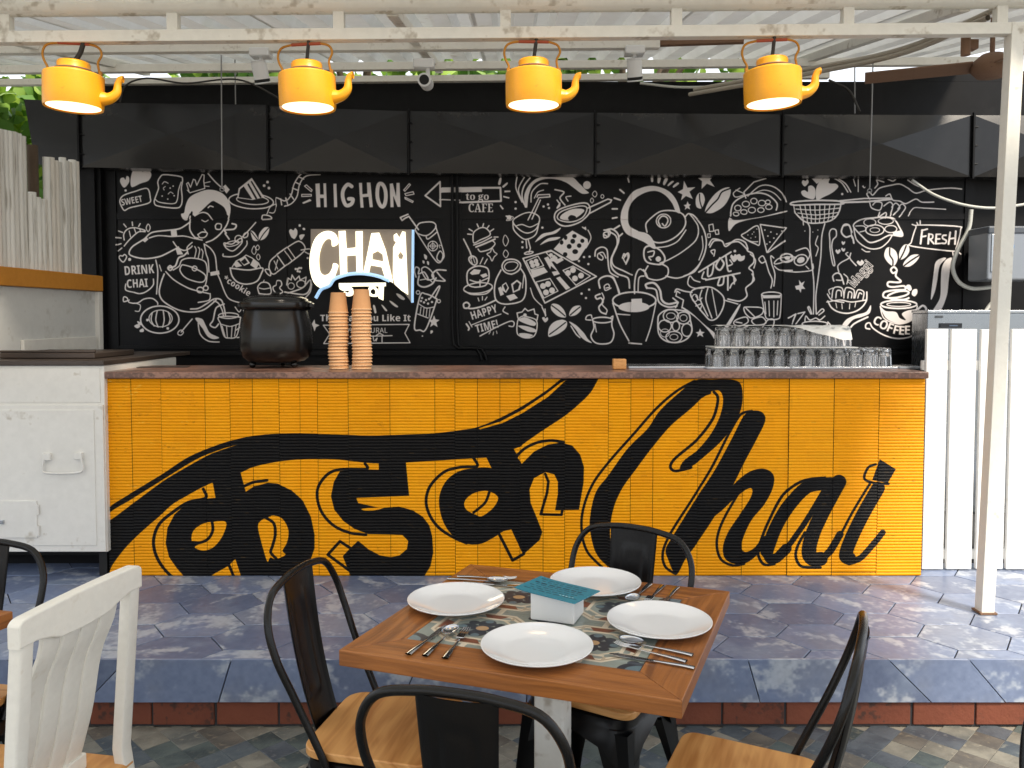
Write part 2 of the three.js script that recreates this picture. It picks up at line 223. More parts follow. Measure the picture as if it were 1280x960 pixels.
// ---------------------------------------------------------------- the counter and its painted lettering
const CX0 = atZ(134, 600, CZ).x, CX1 = atZ(1154, 600, CZ).x, CT = atZ(640, 473, CZ).y; // left, right, top of the panels
const counter = thing('service_counter', 'long yellow ribbed counter painted with big black lettering', 'counter', [0, 0, 0]);
{
  const P = painter(2048, 516, CZ, CX0, CX1, PH, CT), g = P.g;
  g.fillStyle = '#f2a000'; g.fillRect(0, 0, P.W, P.H);
  speckle(P, 900, ['#f8ab10', '#e09204', '#f6a608'], 0.35, 6, 34, 2);
  speckle(P, 500, ['#8a5a08', '#a66d0a'], 0.3, 1, 3, 6);
  { let last = 0; for (const u of [166, 203, 258, 289, 317, 350, 376, 398, 436, 488, 544, 569, 597, 625, 650, 679, 706, 760, 788, 816, 872, 928, 985, 1041, 1097, 1154]) { const x = P.map(u, 600)[0]; g.globalAlpha = 0.16 * R(); g.fillStyle = R() < 0.5 ? '#c97c00' : '#ffbe30'; g.fillRect(last, 0, x - last, P.H); last = x; } g.globalAlpha = 1; }
  for (let i = 0; i < 260; i++) { g.globalAlpha = rr(.1, .45); g.fillStyle = R() < .7 ? '#7a4a06' : '#fbe0a0'; const x = Math.pow(R(), 1.6) * P.W, y = R() * P.H; for (let k = 0; k < 4; k++) g.fillRect(x + rr(-14, 14), y + rr(-5, 5), rr(1, 9), rr(1, 2.2)); } g.globalAlpha = 1;
  const Y = '#f2a000', K = '#0b0a0b';
  const A = (t) => P.draw(t, 120, 460, 3.556, K, Y), B = (t) => P.draw(t, 420, 460, 3.556, K, Y), C = (t) => P.draw(t, 720, 460, 2.783, K, Y);
  A(`f 55,625 150,560 300,468 400,402 500,357 600,323 720,299 900,290 1200,300 1310,298 1500,290 1627,275 1697,262 1787,226 1897,168 1997,103 2062,52 2100,20 2250,20 2232,50 2197,110 2147,160 2087,210 1997,270 1897,340 1868,374 1760,395 1677,401 1507,412 1380,420 1257,424 1190,420 1050,405 900,407 800,418 700,440 640,466 500,517 400,570 340,606 280,660 200,730 130,800 75,872 40,930 30,700
F 62,642 150,588 240,532 320,482 450,404 560,360 627,341 560,364 500,387 400,442 300,502 180,590 62,676
P 1700,268 1797,238 1897,185 1997,118 2067,64 2092,52 2007,130 1897,200 1807,245 1707,273
p 508,495 520,510 532,577 460,582 400,605 350,650 318,710 310,780 325,840 360,890 405,940 515,940 520,918 590,878 620,848 650,940 860,940 930,895 955,850 972,800 972,740 955,660 920,590 870,545 810,515 765,510 700,527 666,550 640,455
F 425,748 440,715 480,690 520,683 578,685 566,740 530,790 490,810 455,806 442,792 500,765 470,775 432,774
s13 517,685 520,720 500,758 465,775 430,774
F 720,708 735,677 765,664 790,655 830,672 855,720 850,772 830,812 842,830 800,850 775,842 762,860 742,800
s13 752,664 790,690 797,740 785,790 777,820 802,848
s13 655,527 700,508 760,499
s14 478,538 488,577 410,597 340,642 280,695 256,760 262,820 292,880 345,935
P 512,922 590,880 600,922
l13 590,872 612,925
p 1257,415 1257,452 1140,450 1085,458 1058,505 1045,570 1060,630 1100,680 1150,715 1210,738 1310,740 1362,742 1388,768 1382,805 1350,832 1310,842 1260,832 1210,805 1165,768 1120,811 1097,836 1138,940 1450,940 1487,880 1499,820 1495,750 1482,700 1452,660 1407,632 1347,616 1267,622 1217,612 1165,600 1157,577 1392,568 1377,415
F 1180,627 1220,622 1282,620 1240,632 1200,634
s13 1196,425 1201,449 1090,450 1030,472 988,530 986,590 1010,650 1060,702 1130,733 1200,741
l13 1140,910 1031,829 1085,770 1130,800`);
  B(`f 692,446 600,447 540,462 490,502 462,560 460,620 480,690 520,745 580,780 640,782 690,760 740,728 800,690 800,500
p 660,380 692,446 690,700 770,697 832,830 905,765 917,730 890,660 865,600 860,540 880,490 930,462 970,472 986,505 986,560 974,632 1080,630 1100,510 1102,440 1085,385 1050,345 1000,331 940,341 880,372 826,426 808,400 830,330
F 570,600 590,570 630,550 680,548 720,575 700,620 650,658 620,652 580,630
s12 682,550 662,600 612,642
s13 612,400 627,436 560,440 490,457 440,497 410,542 401,600 420,660 460,712 520,752 580,778
l13 727,742 785,855 835,826
l12 930,470 944,505 938,555 910,650 1002,652 1006,632
P 790,360 822,348 830,384 806,388
s13 806,388 842,356 900,330 960,322 1010,330`);
  C(`f 420,42 360,85 290,150 250,210 180,280 115,370 70,430 50,510 50,570 68,640 105,685 140,700 128,640 118,570 130,490 160,420 210,350 270,270 330,200 400,140 440,102 470,84
f 415,45 480,40 540,40 572,55 580,100 572,150 548,200 505,255 450,305 400,343 362,352 375,322 425,283 470,228 500,170 512,112 500,80 470,82 430,105
s9 412,45 350,80 280,140 200,230 120,320 60,400 25,490 20,570 40,640 92,694
s10 480,84 493,100 490,135 473,182 420,250 347,312 328,342 346,358 400,346
f 585,165 620,148 650,156 658,185 630,245 590,320 540,420 480,520 420,610 380,665 348,717 318,660 312,630 330,595 370,530 420,450 480,360 540,250
s9 612,150 572,163 530,232 470,350 400,462 330,572 302,640 310,690 346,716
f 468,520 520,440 570,385 615,356 660,352 688,375 684,420 655,475 610,530 582,590 576,625 590,640 620,626 655,585 668,606 625,655 585,681 545,680 517,660 512,620 530,570 570,510 608,450 612,420 590,424 545,460 500,502
s9 575,420 522,510 496,570 490,620 505,666 545,687 585,681
s46 884,402 805,414 738,482 692,562 664,638
s36 664,638 676,664 700,660 732,628
s20 732,628 800,532 868,420
s52 914,396 866,485 824,575 810,640 824,664 850,664
s26 850,668 884,636 918,578
s10 865,382 788,393 722,440 672,530 642,605 634,650 655,684 690,682
s10 796,572 772,616 764,655 785,690 850,694
s48 1050,418 1000,505 956,595 938,650 950,662
s22 950,676 990,660 1034,612 1066,572
s9 1022,402 962,500 910,600 888,645
p 1056,317 1112,352 1084,400 1030,390
s9 1042,335 1016,346 1003,385 1040,400 1086,403`);
  speckle(P, 1500, ['#c98a20', '#e0a040', '#8f7a50'], 0.26, 1, 2.6, 5);
  const t = P.texture(), mat = phy({ map: t, roughness: 0.5, specularIntensity: 0.35 });
  const joints = [134, 166, 203, 258, 289, 317, 350, 376, 398, 436, 488, 544, 569, 597, 625, 650, 679, 706, 760, 788, 816, 872, 928, 985, 1041, 1097, 1154].map(u => atZ(u, 600, CZ).x);
  const N = 64, per = (CT - PH - 0.004) / N;
  for (let i = 0; i < joints.length - 1; i++) {
    const a = joints[i] + 0.0012, b = joints[i + 1] - 0.0012, pos = [], nor = [], off = rr(-.003, .003), dz = rr(-0.002, 0.0015), tl = rr(-.0015, .0015), amp = rr(0.0013, 0.002);
    for (let k = 0; k < N; k++) {
      const s = 6, y0 = PH + 0.002 + k * per + off * (k > 0 && k < N - 1 ? 1 : 0), kn = rr(0.55, 1.25);
      const pt = q => { const t = q / s; return [y0 + t * per, amp * kn * Math.pow(Math.sin(Math.PI * t), 0.6)]; }, nm = q => { const t = q / s, sl = -Math.cos(Math.PI * t) * 0.75; const l = Math.hypot(1, sl); return [sl / l, 1 / l]; };
      for (let q = 0; q < s; q++) {
        const [ya, za] = pt(q), [yb, zb] = pt(q + 1), na = nm(q), nb = nm(q + 1);
        const v = [[a, ya, za - tl, na], [b, ya, za + tl, na], [b, yb, zb + tl, nb], [a, yb, zb - tl, nb]];
        for (const w of [0, 1, 2, 0, 2, 3]) { pos.push(v[w][0], v[w][1], -CZ + dz + v[w][2]); nor.push(0, ...v[w][3]); }
      }
    }
    const geo = new THREE.BufferGeometry(); geo.setAttribute('position', new THREE.Float32BufferAttribute(pos, 3)); geo.setAttribute('normal', new THREE.Float32BufferAttribute(nor, 3));
    mesh('ribbed_panel', P.uv(geo), mat, counter);
  }
  mesh('core', bx(CX1 - CX0 - 0.004, CT - PH - 0.004, 0.5, (CX0 + CX1) / 2, (CT + PH) / 2, -CZ - 0.256), M.dark, counter);
  const tx0 = atZ(132, 468, CZ).x - 0.002, tx1 = atZ(1158, 468, CZ).x, th = 0.034;
  mesh('countertop', boxUV(rbx(tx1 - tx0, th, 0.56, 0.006, (tx0 + tx1) / 2, CT + th / 2 + 0.001, -CZ - 0.253)), M.slab, counter);
}
const TOP = CT + 0.035;
// ---------------------------------------------------------------- back wall with its chalk mural
const MX0 = atZ(120, 330, WZ).x, MX1 = atZ(1230, 330, WZ).x, MY0 = atZ(640, 470, WZ).y, MY1 = atZ(640, 190, WZ).y;
const wallThing = thing('mural_wall', 'black panelled wall covered in white chalk style food doodles', 'wall');
{
  const P = painter(2048, Math.round(2048 * (MY1 - MY0) / (MX1 - MX0)), WZ, MX0, MX1, MY0, MY1), g = P.g;
  P.bold = 1.12; g.fillStyle = '#0f0f11'; g.fillRect(0, 0, P.W, P.H);
  speckle(P, 500, ['#161618', '#0b0b0d', '#131212'], 0.5, 8, 50, 1.5); speckle(P, 500, ['#3a3a3a', '#0c0c0c'], 0.25, 1, 2, 3);
  const W = '#e6e0de', K = '#0f0f11';
  // man pouring tea, sweets and snacks
  P.draw(`f 138,135 132,95 145,50 172,42 192,58 215,46 236,70 222,102 180,118
f 100,138 80,112 82,92 98,88 106,98 112,80 124,86 124,112
d6 107,152
c6 78,205 95,178 150,158 214,142 230,185 222,215 130,238 102,252 88,235
t44 -11 88,228 bn SWEET
c6 280,85 300,73 380,82 392,100 386,140 390,190 385,225 360,240 270,230 250,210 262,170 272,140 268,110
s5 255,195 275,210 345,218 365,200 372,150 385,110
s4 290,120 302,108 320,116
s4 320,170 332,160 345,168
s4 300,150 296,140 306,132
d4 330,140 290,180 345,130 318,195 350,178
l5 425,160 412,118 420,112 432,136 446,96 455,100 463,126 490,72 500,75 498,105 503,142 430,163
l4 500,115 530,108
l4 505,130 525,132
l4 430,165 415,150
s6 520,68 555,108 590,140
p 588,138 606,122 628,148 612,168
e6 735,205 112,38 4
e5 742,200 80,22 4
p 665,190 672,142 738,88 802,186 742,200
P 672,186 680,146 700,130 744,196
P 716,122 722,116 766,192 758,196
P 733,108 738,104 788,186 780,190
l5 700,130 744,196
d7 817,110 800,128 824,140
s6 790,295 796,276 828,280 838,294 792,298
s5 815,270 830,235 862,222 850,262 826,262
s6 862,230 862,190 905,205 935,175 950,120 985,70 1035,52 1075,60 1090,55
s6 905,232 940,215 965,180 978,120 1010,80 1080,72
l6 885,195 890,225
l6 910,190 918,222
l6 930,170 948,196
l6 942,140 966,150
l6 955,110 980,122
l6 975,85 998,95
f 398,298 386,272 400,262 405,235 415,205 432,182 470,162 520,148 570,156 605,178 630,222 630,272 618,276 600,238 562,212 540,206 505,236 470,268 448,278 440,256 430,268 416,300
s7 432,282 428,320 430,352 452,385 470,390
s7 628,270 622,300 610,330 580,370 545,398 510,412
s6 455,280 490,262 520,270 542,298
s5 488,300 505,308 520,300
s6 520,238 530,230 545,234
s6 555,330 565,318 585,322 582,345 560,345 556,330
s6 470,372 490,360 515,365 505,385 480,388 468,372
l5 500,345 510,360
s7 430,310 380,342 330,350 240,362 200,395 145,430 125,460 135,478 190,492 240,490 290,478 355,445
p 332,350 362,350 366,382 336,384
p 190,402 212,386 222,396 204,412
s6 225,390 270,378 340,382 400,380 450,392 490,400
s6 500,420 530,440 555,480 565,560 580,600 620,690 690,716
p 530,560 574,552 578,572 532,580
p 355,440 372,430 396,472 366,474
s6 345,408 365,435 400,452 430,440 440,430
s6 420,470 414,440 425,425 440,412
s5 452,490 460,450 452,432
s5 470,490 478,448 470,436
s5 490,492 494,460 486,445
s6 500,420 510,470 520,500 524,560
s8 320,540 355,530 372,490 398,478 415,462
c7 318,540 330,528 342,540 330,552
s7 300,570 285,610 275,660 290,700 330,730 380,752 440,760 500,748 560,700
s6 308,558 350,600 420,640 470,655 525,668
s6 345,550 375,530 390,500 440,490 500,505 515,545 512,600 505,630
c6 380,555 385,530 400,525 460,545 505,575 500,605 470,610 410,590
e5 452,542 12,12
e6 480,650 16,14
e6 508,640 12,12
s6 530,668 525,700 470,712
s7 432,745 470,742 510,720 550,695 585,700 600,740 606,775
s6 548,705 570,715 590,750 596,778
s6 258,500 268,560 262,670
l5 276,525 286,555
e6 622,778 50,14
c6 575,785 582,820 600,880 625,890 662,880 680,800 672,785
l5 590,830 604,880
l5 612,830 616,885
l5 640,830 636,885
l5 660,825 652,880
s5 582,820 630,832 676,818
s6 660,850 690,835 688,880 665,888
s5 655,735 675,760 690,740 700,760
s6 440,795 410,830 385,860
c5 370,860 385,850 396,862 384,876 370,872
f 455,792 490,795 510,830 530,865 575,888 545,896 515,880 490,840
s6 470,815 480,870 520,905 575,910
s7 600,720 560,740 545,800 530,825 555,838 572,820
s6 100,400 98,370 118,345 150,338 185,345 205,352
s6 100,430 125,400 170,360 205,358
s5 125,355 132,385
s5 150,342 160,368
s5 178,345 182,358
l6 140,310 142,328
l6 180,318 172,332
l6 98,320 110,335
l6 72,355 92,362
l6 62,388 85,390
l6 62,425 84,418
l6 70,455 88,440
c5 220,320 230,338 220,358 210,340
c6 95,510 75,490 80,478 92,480 102,472 112,485
d8 127,497
t62 -4 100,575 bn DRINK
t58 -3 112,640 bn CHAI
s6 108,620 108,650 150,662 180,668 215,655 245,625 246,595
s6 125,700 98,708 98,685 115,690 125,712 165,715 200,695 240,692 265,710 268,722
s5 150,715 180,725 175,755 155,755
e7 278,798 96,68 0
e5 282,792 58,42 0
s6 240,765 235,800 250,830
s6 265,755 258,800 270,835
s6 295,752 300,800 292,836
s6 320,760 330,795 322,822
d7 318,842 216,800
f 150,830 170,820 180,832 165,842
f 165,806 182,812 186,826 172,822
f 178,850 195,842 198,858 180,860
s8 610,365 605,350 650,345 660,325 640,318
s7 605,368 625,395
c6 600,415 610,440 640,455 665,440 690,410 680,392 640,420
e5 640,418 36,12 -12
s6 595,470 600,482 660,478 710,430 714,405
e5 672,395 18,18
s6 690,385 720,355 758,312
c6 700,370 718,362 716,382 698,388
f 732,355 752,362 772,400 745,400
f 775,400 775,370 800,338 825,338 820,370 800,395
S4 778,400 795,372 822,340
S4 735,358 752,380 768,400
c4 750,430 760,455 750,472 738,455
c4 768,425 776,438 768,450 758,440
c4 770,470 780,485 772,500 762,485
s7 630,540 640,580 670,612 720,620 765,605 785,570 790,540 720,550 630,540
p 645,520 665,505 690,530 660,538
p 675,500 705,480 730,515 700,530
p 730,525 745,495 775,520 760,545
P 684,508 704,492 718,512 700,522
l5 640,535 660,505 690,490 710,475 740,490 772,515 784,540
t42 32 590,600 b *cookie
s6 775,668 768,635 790,612 825,620 832,668 775,668
s5 775,640 800,645 828,640
l4 800,600 795,612
c6 845,635 860,625 865,605 885,605 890,625 880,640 895,660 870,670 850,655
c6 825,525 845,490 950,415 985,410 1005,440 985,470 900,535 850,570 830,555
s6 870,480 905,530
s5 905,455 940,505
s5 920,440 955,490
l5 850,505 870,545
l5 870,500 855,550
c6 805,548 828,550 832,578 815,568
s6 985,450 1030,445 1030,470 1005,460
f 948,395 925,360 932,345 948,352 955,340 966,352 965,375
d6 978,328 1000,345
f 985,400 975,380 985,372 1003,374
d6 968,545 985,540 978,558 1018,490
s7 905,660 1000,672 1030,640 1030,600 990,640 920,665
l6 915,625 920,590 935,600 940,575 955,600 975,580 980,600 1010,585 1005,620
e5 985,620 22,18
e4 935,630 16,16
s6 1005,690 1030,660 1038,620`, 130, 200, 4, W, K);
  // cafe name, arrow, cold drinks
  P.draw(`p 136,118 158,116 160,172 178,172 176,116 190,116 194,236 180,236 178,190 160,190 162,236 142,236
p 226,118 242,118 246,236 230,236
s17 318,132 298,122 276,150 274,190 290,226 316,220 324,196 304,194
p 354,114 370,114 372,170 396,168 394,112 412,112 424,236 408,236 402,184 374,186 378,238 362,238
c17 446,175 452,125 470,120 486,150 488,200 476,232 458,222
p 508,118 524,116 540,180 542,114 558,114 562,234 548,234 526,180 528,236 512,236
o5 82,130 92,124 120,150 116,158
o5 68,172 116,172 116,180 68,182
o5 74,214 108,198 114,202 78,216
o5 578,150 606,118 612,124 584,156
o5 584,168 625,158 630,170 590,178
o5 584,186 626,206 622,212 586,194
o8 686,178 760,108 762,232
p 760,138 970,134 970,160 760,164
l6 758,198 860,202
c6 640,340 660,315 720,310 740,330 720,360 690,378 650,368 636,350
s6 636,350 700,450 748,512 775,495 778,460 738,332
s6 690,378 700,395 745,360
l7 652,348 605,282 585,292 570,302 562,288 600,272
e5 724,430 24,24
e4 724,430 12,12
l4 700,430 748,430
l4 724,406 724,454
c6 745,480 760,455 775,475 765,505 748,500
s4 760,440 755,425 770,430
f 680,470 695,480 692,498 682,490
f 672,502 682,505 682,518 674,515
f 695,505 705,510 704,525 696,520
s7 640,585 632,555 640,535 656,545 652,570 680,560 700,590
s8 655,580 650,620 680,635 720,620 740,590
c6 668,545 690,535 720,560 728,590 700,600 680,580
s8 735,600 720,575 745,550 790,552
s7 745,560 765,585 785,605 740,602
s5 660,600 700,595 720,610
c7 660,680 690,670 735,690 740,710 690,845 660,850 632,835
s5 655,720 690,740 730,735
l5 648,770 700,790
s7 712,690 750,635 758,638 735,690
l4 665,735 660,770
l4 680,740 675,780
l4 695,742 690,785
l4 710,742 705,788
d6 670,690 690,700 705,695 680,712 700,718 665,705 720,710
e5 650,662 9,9
e5 754,706 8,8
p 702,800 722,798 730,776 738,796 758,800 742,812 748,836 728,824 710,836 716,814
d7 718,858
d4 672,880 715,865
p 118,820 132,796 136,818 158,826 140,836 132,858 126,838
f 540,668 560,672 584,692 576,700 556,690
f 506,704 520,708 550,732 540,736 520,722
f 466,724 478,730 496,752 486,754
f 424,728 434,728 442,762 432,764
f 360,730 368,730 372,758 362,756
t48 0 160,806 b The Way You Like It
o5 176,826 606,822 584,866 610,914 178,918 208,870
t36 0 246,866 r 100% NATURAL
l5 310,884 520,878
s5 425,880 430,905 445,890 440,905
l5 470,880 470,910
s5 332,882 334,905 350,895 360,905
l5 380,884 380,908
s5 440,878 458,868 476,876
f 20,390 5,360 12,348 26,352 36,340 46,356 40,378
d6 58,326 78,344
d6 38,545 56,540 48,556`, 360, 200, 4, W, K);
  P.draw(`l9 65,140 262,138 265,205 60,212
t48 0 88,198 be to go
t60 0 100,260 ben CAFE
f 250,120 258,90 268,92 262,122
f 272,130 295,112 298,120 278,138
p 282,152 312,152 312,160 282,162
p 276,178 308,186 306,194 276,186
p 262,222 280,244 272,248 258,228
s7 388,235 370,180 380,130 410,90
f 395,240 380,190 395,140 430,100 480,82 560,76 620,84 660,120 690,150 705,165 670,168 630,140 590,112 540,96 480,96 430,120 405,170
d20 695,125
s6 345,85 340,140 370,210
s6 382,85 352,150 380,220
s6 498,118 460,120 420,160 415,210
s5 478,150 450,160 432,190
d6 338,210 338,243 505,240 500,222 478,232
l6 400,300 455,188 510,184 508,172 450,174 445,185
l6 420,296 462,200
c6 325,310 345,285 400,262 445,275 458,300 440,345 400,365 360,350
s6 325,310 330,350 370,390 400,395 440,370 455,310
l6 400,395 412,440 405,462
l6 390,398 394,440
e6 404,464 22,6 -10
s5 340,330 370,322 410,335 450,318
d12 306,288
c4 290,280 300,290 292,302 315,300 325,285
d6 472,338 372,437 372,410
f 435,410 470,370 520,358 565,338 540,366 490,380 455,400
f 460,425 500,392 560,385 545,398 500,408
s6 560,215 545,240 560,225 545,200
s7 585,225 560,190 580,160 535,148
s6 600,205 590,185 615,180
c7 535,300 545,255 620,225 690,215 710,240 700,275 650,315 580,330
c6 550,295 560,262 620,238 680,230 695,248 670,290 610,310
f 560,292 575,268 620,246 670,244 680,258 640,290 600,302
F 600,290 615,276 640,285 630,300 610,302
l7 700,240 800,195 818,200 812,212 706,268
c4 735,155 745,170 735,185 722,170
c4 720,190 728,202 720,215 712,202
c4 772,172 780,182 772,192 764,182
p 528,445 590,375 622,352 698,395 702,420 650,500 620,505 528,445
E 568,412 10,12 -30
E 590,388 9,11 -30`, 560, 200, 4, W, K);
  P.draw(`E 568,412 9,11
E 588,388 9,11
E 624,406 12,12
E 606,432 12,12
E 586,472 11,11
E 636,458 14,12
E 656,428 11,11
E 672,404 10,10
E 632,380 11,10`, 560, 200, 4, K, K);
  P.draw(`o7 375,492 515,452 742,582 485,715
o5 390,505 450,480 478,528 412,550
o5 575,552 625,530 712,580 640,626
o5 440,610 510,592 550,655 480,690
o5 490,462 520,456 570,490 530,505
p 412,552 480,535 500,560 425,590
p 480,490 500,482 560,570 530,580
p 520,500 570,490 580,500 545,520
p 540,590 560,582 612,640 590,650
P 515,530 545,555 510,560
d12 418,512 440,505 424,528 446,522
d10 515,475 530,485 520,498 538,492
d15 600,565 625,550 635,592 665,578
d15 475,630 500,620 490,662 520,652
d6 680,485 708,483 655,505 702,520 668,668 706,648 690,690
c7 270,530 290,500 335,498 362,520 355,550 320,570 285,560
c5 282,532 300,512 335,510 350,525 330,550 295,552
s7 265,550 240,600 232,650 240,700 280,720 350,712 380,690 390,640 385,580 365,545
p 270,625 290,610 305,640 290,665 268,650
p 315,620 345,598 368,615 360,650 325,665
p 250,640 265,632 280,672 262,680
p 290,680 330,668 350,690 310,705
P 325,625 345,608 358,620 350,645 330,655
P 276,628 288,618 298,638 288,655
l5 380,570 372,640
c6 125,390 130,360 165,338 195,345 210,375 160,400 130,415
s6 128,425 170,410 218,385
s8 140,435 190,415 235,395
s6 150,445 165,458 210,445 235,420 225,405
l6 145,320 152,335
l6 178,318 174,332
l6 205,328 196,340
l6 228,345 212,356
l6 98,370 118,372
l6 105,345 122,355
l6 250,385 230,385
s7 78,395 110,460 118,490
c7 105,490 120,480 140,490 145,515 130,525 110,510
l4 112,490 122,518
l4 125,485 135,515
s5 160,520 175,488
l5 182,520 196,495
c5 220,440 232,460 245,470 230,485 220,505 210,485 195,470 212,460
c4 285,375 302,402 288,430 275,405
c4 288,450 302,468 290,488 276,470
c7 100,620 95,570 110,545 150,530 195,540 205,570 200,610 180,630 130,635
p 108,565 130,545 165,550 155,570 120,575
p 160,575 190,565 200,580 175,590
s6 110,600 150,610 200,590
l6 160,600 160,632
e6 150,640 72,26 -6
s6 85,655 120,672 190,668 222,640
s8 100,740 82,740 78,720 95,712 108,725 105,742 160,735 240,700
l5 150,690 155,705
l5 172,682 172,700
l5 195,685 185,700
t56 -17 118,800 bn HAPPY
t56 -14 142,865 bn TIME!
s5 118,825 180,800 265,770
s6 160,880 250,832 310,806 330,812 326,832 305,830
s8 92,820 105,840 102,850
s5 105,808 120,835
l4 205,870 212,858
l4 225,875 228,860
l4 245,868 242,855
s6 300,770 275,755 285,735
c6 345,860 350,800 375,780 400,785 440,800 445,840 430,880 395,890 360,880
f 352,800 380,785 410,795 440,815 430,830 390,820
f 350,830 390,830 435,845 440,860 400,858
f 355,868 390,866 425,876 400,888 370,884
l6 350,790 345,765 370,760 385,742 400,755 430,745 435,770 450,775 445,800
d9 385,775
s5 412,640 430,690 470,730
l6 470,735 488,775
f 485,812 470,790 482,785 486,792 498,786 500,800
l6 485,745 488,780
f 515,745 520,720 550,722 580,750 590,785 560,785 535,770
f 608,780 610,755 630,732 660,728 665,750 640,775
f 502,882 505,840 530,810 570,798 595,810 590,840 560,865 525,880
S5 520,728 550,750 585,780
S5 612,775 635,755 660,735
S5 508,872 545,845 588,812
f 605,808 640,825 680,865 700,895 720,915 690,905 660,880 640,850
s6 615,830 640,870 660,888
s8 760,670 738,680 745,695 765,690 775,710 755,735 765,760 790,770
s6 770,665 780,690 770,720 795,750 790,768
e7 772,800 50,14
s7 725,805 730,840 715,880 735,912 775,920 815,910 830,870 820,830 820,800
s6 720,790 715,775 695,780 690,798 715,800
s6 812,790 825,780 822,800
s5 735,820 742,860
s7 780,372 800,382 800,360 780,365 782,388 805,380 810,355 780,350
s8 790,350 820,345 850,370 852,410 830,460 815,500 820,540 850,570 900,590 908,640
s6 760,470 775,485 770,500 750,490 750,470 775,462 790,490
s7 735,480 740,450 770,435 795,450 800,500 810,560 850,585
s6 790,640 808,635 800,620 782,630 788,652 815,640
s8 760,640 755,600 790,580 825,590 850,640 858,668
s7 880,480 900,465 905,485 890,520
s6 875,490 885,510
l5 672,335 690,345
p 672,340 690,332 692,352
s5 700,350 715,390 690,440`, 560, 200, 4, W, K);
